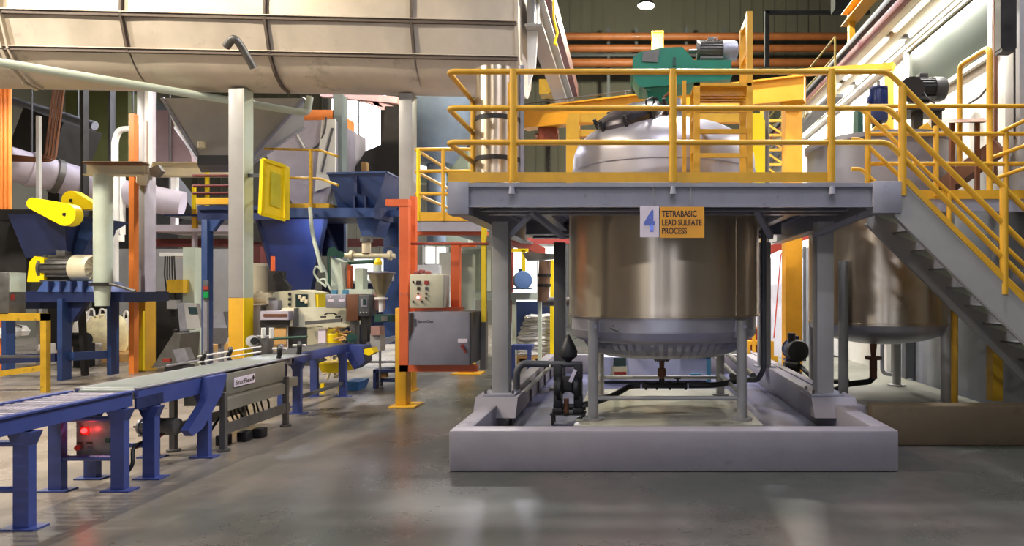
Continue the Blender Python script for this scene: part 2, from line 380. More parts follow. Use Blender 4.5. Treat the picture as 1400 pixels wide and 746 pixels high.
# high bay lamps
for (x, y, z, W, c, lb) in LAMPS:
    t = thing('high_bay_lamp', lb, 'lamp', (x, y, z), 'high bay lamps')
    MB().lathe([(.26, 0), (.25, .05), (.14, .2), (.1, .32), (.06, .36)], (x, y, z), 28).build('reflector', dgrey, t)
    MB().lathe([(0, -.035), (.12, -.03), (.22, -.005), (.24, .01)], (x, y, z), 28).build('lamp_lens', lens, t)
    MB().cyl((x, y, z + .34), (x, y, 16), .02, 8).build('hanger_rod', dgrey, t)
    ld = bpy.data.lights.new('bay_light', 'SPOT'); ld.energy = W; ld.color = c; ld.spot_size = math.radians(165); ld.spot_blend = .5; ld.shadow_soft_size = .22
    lo = bpy.data.objects.new('bay_light', ld); COL.objects.link(lo); lo.parent = t; lo.location = (0, 0, -.06)
    if y == 20.0: ld.type = 'POINT'; lo.location.z = -.25
# bright opening high in the back wall and small windows under the mezzanine
for n, (x0, x1, y0, y1, D, m) in enumerate([(452, 530, 106, 214, 28.5, day), (560, 610, 200, 235, 28.5, day2), (478, 545, 352, 385, 28.5, day2), (700, 770, 335, 470, 28.5, day2), (215, 262, 335, 350, 28.5, day2), (345, 372, 330, 355, 28.5, day2), (1052, 1112, 318, 352, 28.5, day2), (580, 612, 335, 362, 28.5, day2)]):
    mb = MB(); mb.pb(x0, x1, y0, y1, D, .08)
    wdw = struct(mb.build('window_%d' % (n + 2), m))
    fr = MB(); a = [P(x0, y0, D - .03), P(x1, y0, D - .03), P(x1, y1, D - .03), P(x0, y1, D - .03)]
    for k in range(4): fr.bar(a[k], a[(k + 1) % 4], .12, .12)
    fr.bar((a[0] + a[1]) / 2, (a[2] + a[3]) / 2, .06, .06)
    fr.build('window_frame', grey, wdw)
# partition behind the plant that carries those windows
mb = MB(); D = 27.6
# pipes along the far wall
for k, (y0, y1, lb) in enumerate([(45, 55, 'top orange pipe of three on the far wall'), (61, 71, 'middle orange pipe of three on the far wall'), (80, 91, 'lowest orange pipe of three on the far wall')]):
    D = 26 ; z = Z((y0 + y1) / 2, D); r = (y1 - y0) * D / F / 2
    pipe(lb, [(X(762, D), D, z), (8.8, D, z)], r, mat('wall pipe paint', (150, 88, 48), .5, var=.2), 'wall_pipe', 'pipe', group='orange wall pipes', seg=16)
mb = MB()
for x in (775, 832, 870, 938, 990): mb.bar(P(x, 38, 26.4), (X(x, 26.4), 26.4, 0), .12, .12)
mb.bar(P(762, 76, 26.4), P(1000, 76, 26.4), .1, .1)
one('pipe_rack', 'dark upright rack holding the orange wall pipes', 'rack', mb, dgrey)
one('steel_post', 'short amber post rising above the wall pipes beside the green gearbox', 'post', MB().pb(891, 907, 42, 458, 22, .35).pb(893, 905, 42, 44, 21.9, .5), boomorange)
# ---------------------------------------------------------------- curb, pit floor, pad
BX0, BX1, BY0, BY1, BT, BH = -1.53, 2.29, 5.58, 12.0, .17, .353
def roughblock(mb, x0, x1, y0, y1, z0, z1, n=.006):
    m2 = MB(); m2.box(x0, x1, y0, y1, z0, z1, .022)
    me = bpy.data.meshes.new('t'); m2.bm.to_mesh(me); m2.bm.free(); mb.bm.from_mesh(me); bpy.data.meshes.remove(me)
t = thing('containment_curb', 'low pale concrete curb wall around the mixing tank pit', 'curb', (0.38, 5.58, 0))
mb = MB(); roughblock(mb, BX0, BX1, BY0, BY0 + BT + .02, 0, BH, .0025); mb.build('front_wall', concrete, t)
mb = MB(); roughblock(mb, BX0, BX0 + BT, BY0 + BT + .02, BY1, 0, BH, .004); mb.build('side_wall', concrete, t)
mb = MB(); roughblock(mb, BX1 - BT, BX1, BY0 + BT + .02, BY1, 0, BH, .004); mb.build('side_wall', concrete, t)
MB().box(BX0, BX1, BY1, BY1 + BT, 0, BH, .015).build('back_wall', concrete, t)
for x0, x1 in ((-1.6, -1.16), (1.9, 2.36)):
    mb = MB(); mb.frustum(quad(x0, x1, 6.72, 7.45, BH - .12), quad(x0, x1, 6.86, 7.32, BH + .07)); mb.build('column_plinth', concrete, t)
MB().box(BX0 + BT, BX1 - BT, BY0 + BT + .02, BY1, .002, .012).build('pit_floor', bluefloor, t)
one('tank_pad', 'thin pale concrete pad under the legs of the mixing tank', 'pad', MB().box(-.6, 1.46, 7.12, 9.7, .012, .08, .01), padm)
# ---------------------------------------------------------------- steel platform
PX0, PX1, PY0, PY1, PZ = -1.735, 2.47, 6.3, 10.4, 2.565
TX, TY, TR = .433, 8.3, 1.18
t = thing('steel_platform', 'grey steel platform deck around the upper half of the mixing tank', 'platform', (.37, 8.3, 2.2))
mb = MB(); bm = mb.bm
N_ = 64; outer = []; inner = []
for k in range(N_):
    a = 2 * PI * k / N_; c, s_ = math.cos(a), math.sin(a)
    sx = (PX1 - TX) / c if c > 1e-6 else ((PX0 - TX) / c if c < -1e-6 else 1e9)
    sy = (PY1 - TY) / s_ if s_ > 1e-6 else ((PY0 + .02 - TY) / s_ if s_ < -1e-6 else 1e9)
    q = min(sx, sy); outer.append((TX + c * q, TY + s_ * q)); inner.append((TX + c * (TR + .06), TY + s_ * (TR + .06)))
for cx, cy in ((PX0, PY0 + .02), (PX1, PY0 + .02), (PX0, PY1), (PX1, PY1)):
    i = min(range(N_), key=lambda k: (outer[k][0] - cx) ** 2 + (outer[k][1] - cy) ** 2); outer[i] = (cx, cy)
vo = [[bm.verts.new((x, y, z)) for x, y in outer] for z in (PZ - .02, PZ)]; vi = [[bm.verts.new((x, y, z)) for x, y in inner] for z in (PZ - .02, PZ)]
for k in range(N_):
    j = (k + 1) % N_
    bm.faces.new((vo[1][k], vo[1][j], vi[1][j], vi[1][k])); bm.faces.new((vo[0][k], vi[0][k], vi[0][j], vo[0][j]))
    bm.faces.new((vo[0][k], vo[0][j], vo[1][j], vo[1][k])); bm.faces.new((vi[0][k], vi[1][k], vi[1][j], vi[0][j]))
mb.build('deck_plate', fgrey, t)
mb = MB(); mb.box(PX0 + .2, PX1 - .05, PY0, PY0 + .07, PZ - .035, PZ); mb.box(PX0 + .2, PX1 - .05, PY0 + .05, PY0 + .065, PZ - .215, PZ - .035); mb.box(PX0 + .2, PX1 - .05, PY0, PY0 + .07, PZ - .23, PZ - .215)
mb.build('front_channel', fgrey, t)
MB().box(PX0, PX0 + .2, PY0 - .01, PY0 + .2, 2.262, PZ + .012, .006).build('end_plate', fgrey, t)
mb = MB(); mb.box(2.335, 2.60, PY0 - .02, PY0 + .16, 2.275, PZ + .015, .006); mb.build('end_plate', fgrey, t)
for x in (-1.62, 2.34): MB().ibeam((x, PY0 + .2, 2.4), (x, PY1, 2.4), .26, .16).build('side_beam', fgrey, t)
for y in (6.72, 7.02, 9.6, 10.3): MB().ibeam((-1.5, y, 2.44), (2.22, y, 2.44), .2, .12).build('cross_beam', fgrey, t)
for x in (-.95, -.3): MB().ibeam((x, PY0 + .1, 2.47), (x, 6.9, 2.47), .1, .08).build('joist', fgrey, t)
for x in (-.95, 1.85):
    MB().ibeam((x, 7.1, 2.47), (x, 10.2, 2.47), .14, .1).build('joist', fgrey, t)
for a, b in (((-1.36, 7.1, 2.05), (-1.05, 7.1, 2.36)), ((-.72, 7.25, 2.12), (-1.0, 6.75, 2.34)), ((1.55, 7.2, 2.12), (1.3, 6.7, 2.35)), ((1.98, 7.05, 2.12), (2.36, 6.45, 2.3))):
    MB().bar(a, b, .06, .05).build('knee_brace', fgrey, t)
for x in (-1.12, .42, 1.94):
    MB().cyl((x, PY0 - .012, PZ - .035), (x, PY0 - .012, PZ - .11), .022, 10, .034).build('post_socket', fgrey, t)
for x0, lb in ((-1.46, 'left grey box column carrying the front of the steel platform'), (2.0, 'right grey box column carrying the front of the steel platform')):
    c = thing('support_column', lb, 'column', (x0 + .09, 7.09, BH + .07), 'platform support columns')
    MB().box(x0, x0 + .18, 7.0, 7.18, BH + .09, 2.27, .012).build('shaft', grey, c)
    MB().box(x0 - .08, x0 + .26, 6.92, 7.26, BH + .07, BH + .095, .004).build('base_plate', fgrey, c)
    for a in (-.055, .235):
        for b in (6.95, 7.23): MB().cyl((x0 + a, b, BH + .09), (x0 + a, b, BH + .13), .016, 6).build('anchor_bolt', dsteel, c)
for x0, y0, lb in ((-1.156, 10.1, 'rear left grey column of the steel platform'), (2.0, 10.1, 'rear right grey column of the steel platform')):
    c = thing('support_column', lb, 'column', (x0 + .09, y0 + .09, BH if x0 > 0 else .014), 'platform support columns'); b_ = BH if x0 > 0 else .014
    MB().box(x0, x0 + .18, y0, y0 + .18, b_ + .02, 2.27, .012).build('shaft', grey if x0 > 0 else dgrey, c); MB().box(x0 - .06, x0 + .24, y0 - .06, y0 + .24, b_, b_ + .02).build('base_plate', fgrey, c)  # left shaft in darker grey paints in the shade it stands in
# guard railing of the platform
RZ = [Z(97, 6.3), Z(147, 6.3), Z(194, 6.3)]; RX = 2.485
t = thing('guard_railing', 'yellow tube railing with kick plate along the front and side of the steel platform', 'railing', (.4, PY0, PZ))
for k, z in enumerate(RZ):
    nm = ('top_rail', 'mid_rail', 'low_rail')[k]
    MB().tube([(PX0, 7.35 if k else 7.3, z), (PX0, PY0 + .02, z), (RX, PY0 + .02, z), (RX + 2.35, PY0 + .02, z - 2.35)], .027, 12, .07).build(nm, yellow, t)
for x in (-1.11, .42, 1.94): MB().cyl((x, PY0 + .02, PZ + .012), (x, PY0 + .02, RZ[0] + .02), .038, 16).build('post', yellow, t)
for x, z0 in ((RX + .14, PZ - .12), (3.6, 1.5)): MB().cyl((x, PY0 + .02, z0), (x, PY0 + .02, RZ[0] - (x - RX)), .038, 16).build('post', yellow, t)
MB().cyl((PX0, 7.32, PZ + .012), (PX0, 7.32, RZ[0] + .02), .028, 14).build('post', yellow, t)
MB().bar((-1.19, 6.6, PZ + .012), (-1.19, 6.6, RZ[0] - .02), .05, .05).build('post', yellow, t)
for x0, x1 in ((PX0, -1.15), (-1.07, .38), (.46, 1.9)): MB().box(x0, x1, PY0 + .01, PY0 + .02, PZ + .008, PZ + .105).build('kick_plate', yellow, t)
MB().box(PX0, PX0 + .01, PY0 + .02, 7.35, PZ + .014, PZ + .105).build('kick_plate', yellow, t)
# hanging process sign
D = 6.24
t = thing('process_sign', 'hanging yellow process sign with a white plate bearing a blue 4', 'sign', P(919, 325, D))
MB().pb(875, 901, 281.5, 324, D, .008).build('number_plate', signw, t)
MB().pb(902.5, 963, 282.5, 325, D, .008).build('sign_plate', signy, t)
for px in (894, 945): MB().cyl(P(px, 283, D + .004), (X(px, D), 6.29, PZ - .02), .003, 6).build('hanging_wire', dsteel, t)
text('4', signb, t, P(880, 317, D), (1, 0, 0), (0, 0, 1), X(895.5, D) - X(880, D), Z(287, D) - Z(317, D), 'numeral')
for s_, y, x1 in (('TETRABASIC', 296.5, 952.5), ('LEAD SULFATE', 308.5, 959.5), ('PROCESS', 319.8, 939)):
    text(s_, ink, t, P(905, y, D), (1, 0, 0), (0, 0, 1), X(x1, D) - X(905, D), Z(y - 8.8, D) - Z(y, D))
# ---------------------------------------------------------------- mixing tank
t = thing('mixing_tank', 'big stainless mixing tank with riveted jacket standing through the steel platform', 'tank', (TX, TY, .08))
c = (TX, TY, 0)
mb = MB(); mb.lathe([(TR - .03, 1.235), (TR, 1.235), (TR, 2.52), (TR - .03, 2.52)], c, 96); mb.build('jacket', steel, t)
MB().lathe([(TR + .002, 1.9), (TR + .004, 1.905), (TR + .004, 1.915), (TR + .002, 1.92)], c, 96)
for a in (-18, -62, -140, 30):
    a = math.radians(a - 30); m = MB(); q = V((math.cos(a), math.sin(a), 0))
    m.obox(V(c) + q * (TR + .001) + V((0, 0, 1.87)), (.05, .006, 1.27), Matrix.Rotation(a + PI / 2, 3, 'Z')); m.build('jacket_seam', steel, t)
MB().lathe([(TR + .004, 1.225), (TR + .014, 1.23), (TR + .014, 1.246), (TR + .002, 1.25)], c, 96).build('jacket_edge', steel, t)
MB().lathe([(1.15, 1.24), (1.15, 1.08), (1.154, 1.075), (1.154, 1.065), (1.15, 1.06), (1.14, 1.0), (1.1, .955), (1.04, .935), (.95, .93)], c, 96).build('lower_shell', steel2, t)
def flute(r, z, k, j):
    return (r * (1 + (.03 if k % 2 else 0) * (1 if .3 < r < .99 else 0)), z)
MB().lathe([(1.0, .935), (.965, .90), (.93, .85), (.86, .79), (.74, .745), (.5, .72), (.25, .71), (0, .705)], c, 120, None, flute).build('fluted_bottom', steel2, t, smooth=12)
MB().lathe([(1.13, 2.45), (1.135, 3.1), (1.125, 3.2), (1.08, 3.31), (.98, 3.42), (.82, 3.51), (.6, 3.58), (.35, 3.63), (.0, 3.645)], c, 96).build('upper_shell', steel2, t)
MB().lathe([(1.137, 2.98), (1.148, 2.985), (1.148, 3.0), (1.137, 3.005)], c, 96).build('weld_band', steel2, t)
for x in (-.405, 1.271):
    for y in (TY - .87, TY + .87):
        l = MB().cyl((x, y, .1), (x, y, 1.2), .058, 20).build('leg', grey, t); MB().cyl((x, y, .08), (x, y, .1), .12, 20).build('foot_plate', grey, l)
        yy = y - .06 if y < TY else y + .06
        MB().cyl((x + .02, yy + .02, 1.13), (x + .02, yy - .012, 1.13), .024, 14).build('bolt_cap', zinc, l)
        MB().bar((x, y, 1.1), V((TX, TY, 1.1)) + (V((x, y, 1.1)) - V((TX, TY, 1.1))) * .9, .08, .2).build('leg_gusset', steel2, l)
for y in (TY - .87, TY + .87): MB().cyl((-.405, y, .32), (1.271, y, .32), .026, 12).build('leg_brace', grey, t)
for x in (-.405, 1.271): MB().cyl((x, TY - .87, .36), (x, TY + .87, .36), .026, 12).build('leg_brace', grey, t)
MB().tube([(X(838, 7.17), 7.17, 1.14), (X(836, 7.05), 7.05, 1.135), (X(846, 7.05), 7.04, 1.10)], .016, 8).build('sample_spigot', dsteel, t)
# manhole on the dome
n = V((-.34, -.42, 1.0)).normalized(); R = MB().frame3(n); mc = V((TX - .38, TY - .5, 3.485))
h = MB().lathe([(.36, -.12), (.36, .05), (.385, .05), (.385, .085)], mc, 48, R).build('manhole_neck', steel2, t)
l = MB().lathe([(.41, .07), (.41, .13), (.38, .16), (.36, .18), (.24, .22), (.1, .245), (0, .25)], mc, 48, R).build('manhole_lid', mat('lid steel', (92, 88, 94), .32, .85), t)
for k in range(8):
    a = 2 * PI * k / 8 + .3; q = R @ V((math.cos(a), math.sin(a), 0)); m = MB()
    m.bar(mc + q * .41 + n * .0, mc + q * .43 + n * .17, .035, .03, q); m.bar(mc + q * .32 + n * .165, mc + q * .45 + n * .15, .03, .03)
    m.cyl(mc + q * .43 + n * .15, mc + q * .43 + n * .2, .022, 8); m.tube([mc + q * .42 + n * .03, mc + q * .5 - n * .02, mc + q * .53 - n * .09], .01, 6)
    m.build('swing_clamp', dark, l)
q = R @ V((-1, 0, 0)); s_ = R @ V((0, 1, 0))
MB().tube([mc + q * .3 + s_ * .1 + n * .16, mc + q * .32 + s_ * .1 + n * .26, mc + q * .32 - s_ * .06 + n * .26, mc + q * .3 - s_ * .06 + n * .16], .011, 8, .02).build('lid_handle', dark, l)
MB().lathe([(.09, 3.5), (.09, 3.72), (.13, 3.72), (.13, 3.76), (.06, 3.76), (.06, 3.85)], (TX + .14, TY - .32, 0), 24).build('nozzle', zinc, t)
MB().tube([(TX + .02, TY - .4, 3.5), (TX + .02, TY - .4, 3.74), (TX - .02, TY - .42, 3.84), (TX + .05, TY - .42, 3.9)], .02, 8).build('vent_pipe', brown, t)
MB().lathe([(.1, 2.6), (.1, 2.66), (.075, 2.66), (.05, 2.7)], (-.37, 7.32, 0), 20).build('level_gauge', dsteel, t)
# drain valve below
t = thing('drain_valve', 'rusty drain valve and tee under the fluted bottom of the mixing tank', 'valve', (TX - .02, TY - .2, .3))
dx, dy = TX - .02, TY
MB().cyl((dx, dy, .69), (dx, dy, .725), .1, 24).cyl((dx, dy, .655), (dx, dy, .685), .1, 24).build('flange', dsteel, t)
m = MB()
for k in range(8): m.cyl((dx + .08 * math.cos(k * PI / 4), dy + .08 * math.sin(k * PI / 4), .64), (dx + .08 * math.cos(k * PI / 4), dy + .08 * math.sin(k * PI / 4), .74), .011, 6)
m.builds('flange_bolt', dark, t)
MB().lathe([(.05, .655), (.032, .62), (.03, .56), (.05, .55), (.055, .5), (.05, .45), (.03, .44), (.03, .38)], (dx, dy, 0), 20).build('valve_body', brown, t)
m = MB().tube([(dx, dy, .42), (dx, dy, .33)], .035); m.cyl((dx - .25, dy, .335), (dx + .32, dy, .335), .035, 14)
for a in (-.2, -.06, .1, .3): flange(m, (dx + a, dy, .335), (1, 0, 0), .055)
m.cyl((dx + .2, dy, .36), (dx + .2, dy, .43), .016, 8).bar((dx + .16, dy, .425), (dx + .24, dy, .425), .03, .015); m.build('tee_fitting', dark, t)
pipe('black suction hose from the drain tee to the black diaphragm pump', [(dx - .27, dy, .335), (dx - .4, dy, .33), (dx - .62, dy - .25, .24), (dx - .85, dy - .5, .2), (dx - .98, dy - .62, .195)], .036, black, 'hose', 'hose', .15)
pipe('black hose from the drain tee to the riser pipe right of the tank', [(dx + .34, dy, .335), (dx + .7, dy, .34), (dx + 1.02, dy + .05, .4), (X(1000, 8.6), 8.6, .42)], .036, black, 'hose', 'hose', .15)
pipe('dark riser pipe standing against the right side of the mixing tank', [P(1000, 519, 8.6), P(1036, 519, 8.0), P(1044, 505, 7.95), P(1044, 310, 7.95)], .033, dgrey, 'riser_pipe', 'pipe', .08)
# black double diaphragm pump
pc = V((X(777, 7.55), 7.55, 0)); t = thing('diaphragm_pump', 'black air diaphragm pump in the pit beside the front tank leg', 'pump', pc)
for q in (-1, 1):
    x = pc.x + q * .115
    b = MB(); b.lathe([(.0, -.05), (.09, -.045), (.115, -.02), (.15, 0), (.15, .04), (.12, .045)], (x, pc.y, .42), 28, Matrix.Rotation(-q * PI / 2, 3, 'Y')).obox(V((x, pc.y, .6)), (.1, .14, .2), None, .02).obox(V((x, pc.y, .27)), (.1, .14, .16), None, .02)
    b.build('chamber', black, t)
    MB().box(x - .06, x + .06, pc.y - .09, pc.y + .09, .13, .2, .015).build('foot', black, t)
MB().lathe([(.1, -.08), (.06, -.03), (.06, .03), (.1, .08)], (pc.x, pc.y, .43), 24, Matrix.Rotation(PI / 2, 3, 'Y')).box(pc.x - .05, pc.x + .05, pc.y - .1, pc.y - .02, .4, .56, .01).build('air_motor', dark, t)
MB().cyl((pc.x - .2, pc.y, .69), (pc.x + .16, pc.y, .69), .034, 14).build('discharge_manifold', dgrey, t)
MB().cyl((pc.x - .17, pc.y, .2), (pc.x + .2, pc.y, .2), .036, 14).build('suction_manifold', black, t)
MB().cyl((pc.x - .02, pc.y - .03, .3), (pc.x - .02, pc.y - .03, .1), .03, 12).build('drain_tube', brown, t)
MB().bar((pc.x + .03, pc.y - .11, .5), (pc.x + .09, pc.y - .11, .64), .04, .004, V((0, -1, 0))).build('name_tag', signw, t)
MB().lathe([(.03, .72), (.05, .74), (.1, .78), (.105, .84), (.07, .92), (.035, .99), (.012, 1.03), (0, 1.035)], (pc.x + .0, pc.y, 0), 24).build('pulsation_dome', black, t)
m = MB()
for q in (-.17, .17):
    m.bar((pc.x + q, pc.y - .08, .012), (pc.x + q, pc.y - .08, .14), .03, .03); m.bar((pc.x + q, pc.y + .08, .012), (pc.x + q, pc.y + .08, .14), .03, .03)
m.box(pc.x - .2, pc.x + .2, pc.y - .1, pc.y + .1, .12, .14); m.build('pump_stand', dark, t)
pipe('dark grey hose arching from the curb wall to the black diaphragm pump', [(-1.28, 7.5, .40), (-1.28, 7.5, .62), (-1.22, 7.53, .7), (pc.x - .22, pc.y, .69)], .04, dgrey, 'hose', 'hose', .2)
pipe('grey pipe running along the inside of the left curb wall', [(BX0 + BT + .06, 7.4, .27), (BX0 + BT + .06, 11.9, .27)], .035, dsteel, 'curb_pipe')
m = MB()
for k in range(6): m.box(BX0 + BT + .005, BX0 + BT + .03, 7.5 + k * .75, 7.53 + k * .75, .02, .3)
many('pipe_bracket_rail', 'thin steel brackets along the inside of the left curb wall', 'bracket', m, dsteel, 'bracket')
for q, lb in ((1.62, 'upper dark pipe sloping along the right side of the tank pit'), (1.5, 'lower dark pipe sloping along the right side of the tank pit')):
    pipe(lb, [(q, 8.6, .42 if q > 1.55 else .3), (q + .02, 11.8, .5 if q > 1.55 else .36)], .04, dsteel, 'pit_pipe', 'pipe', group='pit pipes')
# blue control desk in the back of the pit
D = 10.7; t = thing('control_desk', 'blue framed white panel cabinet behind the mixing tank', 'cabinet', (X(905, D), D + .2, .012))
MB().pb(822, 966, 488, 520, D, .4).build('body', mat('lilac panel', (188, 192, 222), .4), t)
m = MB(); m.pb(930, 971, 487, 490, D - .02, .05); m.pb(966, 972, 487, 522, D - .02, .05); m.build('teal_trim', teal, t)
MB().pb(839, 856, 489, 500, D - .03, .04).build('display', screen, t); MB().pb(836, 857, 501, 513, D - .03, .03).build('label_plate', beige, t); MB().pb(840, 856, 508, 512, D - .035, .02).build('red_strip', red, t)
MB().pb(944, 958, 511, 515, D - .03, .03).build('latch', teal, t)
MB().box(X(822, D), X(971, D), D + .05, D + .38, .012, Z(520, D)).build('base', dgrey, t)
# ---------------------------------------------------------------- agitator drive on the tank
D = 8.05
t = thing('gearbox', 'green agitator gearbox on top of the mixing tank', 'gearbox', (TX, TY, 3.64))
MB().pprism([(865, 79), (875, 71), (905, 65), (933, 64), (949, 82), (1000, 82), (1000, 108), (950, 112), (922, 116), (884, 119), (874, 119), (865, 103)], D, .5).build('housing', green, t)
o = MB(); o.frustum([P(882, 118, D + .02), P(920, 118, D + .02), P(920, 118, D + .48), P(882, 118, D + .48)][::-1], [P(890, 147, D + .1), P(918, 147, D + .1), P(918, 147, D + .42), P(890, 147, D + .42)][::-1]).build('pedestal', green, t)
MB().pprism([(878, 119), (886, 119), (890, 125), (882, 122)], D + .02, .4).build('lip', green, t)
m = MB(); m.pb(862, 1003, 97, 100, D - .02, .54); m.build('split_flange', green, t)
MB().pb(920, 924, 78, 90, D - .012, .03).build('seam_plate', dgreen, t)
MB().pprism([(879, 71), (902, 67), (899, 85), (878, 84)], D - .012, .012).build('dirty_name_plate', dsteel, t)
m = MB(); m.cyl((X(905, D + .25), D + .25, Z(147, D + .25)), (X(905, D + .25), D + .25, 3.62), .16, 24); m.build('mounting_flange', brown, t)
motor('grey finned motor with lifting eye lying on the green gearbox', P(978, 70, 8.3), (1, 0, 0), .56, .125, dsteel, zinc)
one('lifting_eye', 'small steel lifting eye on the grey gearbox motor', 'eye bolt', MB().tube([P(978 + 2.6 * math.cos(a * PI / 6), 54 - 2.6 * math.sin(a * PI / 6), 8.3) for a in range(13)], .006, 6).cyl(P(978, 56, 8.3), P(978, 60, 8.3), .008, 6), zinc)
# ---------------------------------------------------------------- work platform (steps)
D0, D1 = 6.62, 7.02
t = thing('step_platform', 'tall yellow step stand with handrail on the platform deck', 'step stand', (X(988, D0), D0, PZ))
zt = Z(113, D0); xl, xr = X(953, D0), X(1025, D0)
for x, y, z1 in ((xl, D0, zt), (xr, D0, Z(15, D0)), (xl, D1, zt), (xr, D1 - .02, Z(20, D0))):
    MB().box(x - .03, x + .03, y, y + .05, PZ, z1).build('post', yellow, t)
MB().box(xl - .03, xr + .02, D0, D1 + .05, zt - .03, zt).build('deck', yellow, t)
m = MB()
for k in range(4): m.box(xl, xr, D0 + .08 + k * .09, D0 + .11 + k * .09, zt - .1, zt - .03)
m.builds('deck_rib', yellow, t)
for y0, y1 in ((148, 153), (176, 182), (209, 215)): MB().box(xl, xr, D0 + .005, D0 + .045, Z(y1, D0), Z(y0, D0)).build('rung', yellow, t)
for y0 in (150, 195): MB().box(xl - .02, xl + .02, D0, D1, Z(y0 + 5, D0), Z(y0, D0)).build('side_brace', yellow, t)
for z in (Z(17, D0), Z(62, D0)): MB().bar((xr, D0 + .02, z - .03), (xr, D1 + .02, z - .03), .04, .06).build('handrail', yellow, t)
MB().box(X(934, 6.9) - .02, X(934, 6.9) + .02, 6.75, 6.8, PZ, Z(112, 6.8)).build('back_post', yellow, t)
# guard frame behind the tank
D = 9.75
t = thing('hoist_frame', 'heavy yellow slotted frame standing behind the mixing tank', 'frame', (X(910, D), D, PZ))
for x0, x1, a in ((774, 792, 1), (1028, 1046, -1)):
    MB().pprism([(x0, 301), (x1, 301), (x1, 155), (x0 + 5, 155), (x0, 165)] if a > 0 else [(x0, 301), (x1, 301), (x1, 165), (x1 - 5, 155), (x0, 155)], D, .18).build('upright', byellow if a < 0 else yellow, t)
for y0, y1 in ((155, 167), (177, 186), (192, 205)): MB().pb(786, 1032, y0, y1, D + .02, .12).build('cross_member', yellow, t)
# stainless duct at platform corner
D = 7.3
t = thing('stainless_duct', 'upright stainless duct behind the railing at the platform corner', 'duct', (X(679, D), D, PZ))
c = (X(681, D), D, 0); r = .245
MB().lathe([(r, PZ + .03), (r, Z(88, D - r))], c, 40).build('duct_pipe', steel, t)
MB().lathe([(r + .16, PZ), (r + .14, PZ + .03), (r, PZ + .16)], c, 40).build('base_cone', dsteel, t)
for z in (PZ + .38, PZ + .82): MB().lathe([(r + .002, z), (r + .006, z), (r + .006, z + .05), (r + .002, z + .05)], c, 40).build('clamp_band', dark, t)
pipe('thin white pipe rising beside the stainless duct', [(X(713, 7.3), 7.3, PZ), (X(713, 7.3), 7.3, Z(90, 7.3))], .03, zinc)
# ---------------------------------------------------------------- jib crane
t = thing('jib_crane', 'amber and yellow jib crane boom with square mast behind the tank', 'crane', (X(1085, 11), 11, 0))
MB().box(X(1074, 11), X(1097, 11), 11, 11.28, .1, Z(105, 11)).build('mast', boomorange, t)
a, b = V((X(1100, 10.85), 10.85, 4.85)), V((X(717, 13), 13, 4.9))
MB().bar(a, b, .16, .36).build('boom', boomorange, t)
m = MB(); m.bar(a, b, .26, .03, None, 0, .19); m.bar(a, b, .26, .03, None, 0, -.19); m.builds('boom_flange', boomorange, t)
MB().pprism([(1066, 105), (1102, 105), (1102, 140), (1097, 150), (1074, 150), (1066, 140)], 10.95, .06).build('mast_head', yellow, t)
MB().pb(1077, 1096, 128, 134, 10.93, .03).build('brown_plate', brown, t)
MB().pb(1213, 1222, 95, 180, 10.0, .12).build('end_post', yellow, t)
MB().bar(P(1085, 100, 11.0), P(1222, 91, 10.0), .12, .1).build('thin_arm', yellow, t)
h = V((X(750, 12.9), 12.9, 0)); t = thing('chain_hoist', 'rusty red chain hoist hanging below the amber crane boom', 'hoist', h + V((0, 0, Z(200, 12.9))))
MB().obox(h + V((0, 0, Z(186, 12.9))), (.38, .3, .36), None, .05).build('hoist_body', mat('rusty red', (126, 60, 38), .6, .2, var=.3, scale=12), t)
MB().obox(h + V((0, 0, Z(170, 12.9))), (.3, .26, .14), None, .03).build('trolley', brown, t)
MB().cyl(h + V((.0, 0, Z(165, 12.9))), h + V((0, 0, Z(150, 12.9))), .03).build('suspension_hook', dark, t)
MB().cyl(h + V((.2, 0, Z(190, 12.9))), h + V((-.24, 0, Z(190, 12.9))), .12).build('hoist_motor', brown, t)
m = MB()
for k in range(16): m.obox(h + V((.02, 0, Z(200, 12.9) - .05 * k)), (.03 if k % 2 else .012, .012 if k % 2 else .03, .06))
m.build('load_chain', dark, t)
m = MB().tube([P(717, 142, 13.0), P(790, 133, 12.6), P(862, 124, 12.2)], .015)
for px, D in ((740, 12.87), (785, 12.62), (855, 12.24)): m.bar(P(px, 138 - (px - 740) * .12, D), (X(px, D), D, 5.08), .03, .03)
one('festoon_cable', 'thin dark cable on short stands above the amber crane boom', 'cable', m, dgrey)
# ---------------------------------------------------------------- stair
SX, SZ = 2.6, 2.53; SL = 2.42
t = thing('steel_stair', 'grey steel stair descending to the right from the platform', 'stair', (SX + SL / 2, 6.7, 0))
for y in (6.3, 7.05):
    m = MB(); m.prism([(SX - .05, y, SZ + .05), (SX + .06, y, SZ + .05), (SX + SL + .17, y, 0), (SX + SL - .22, y, 0), (SX - .05, y, SZ - .29)], (0, .014, 0))
    m.bar((SX + .01, y + .03, SZ + .035), (SX + SL + .12, y + .03, 0.06), .07, .014); m.bar((SX - .05, y + .03, SZ - .28), (SX + SL - .2, y + .03, .03), .07, .014)
    o = m.build('stringer', grey, t)
m = MB(); m.bar((SX + .05, 6.297, SZ + .06), (SX + SL + .15, 6.297, .05), .012, .05); m.build('yellow_edge', yellow, t)
n = 12
for k in range(n):
    x = SX + .16 + k * .192; z = SZ - .19 - k * .192
    m = MB(); m.box(x - .13, x + .13, 6.33, 7.05, z - .006, z); m.box(x - .13, x - .118, 6.33, 7.05, z - .018, z); m.box(x + .118, x + .13, 6.33, 7.05, z - .03, z)
    m.build('tread', grey, t)
    MB().prism([(x - .12, 7.04, z - .006), (x + .12, 7.04, z - .006), (x + .12, 7.04, z - .10)], (0, .008, 0)).build('tread_bracket', duckegg, t)  # paler green than the treads: light on the brackets painted in
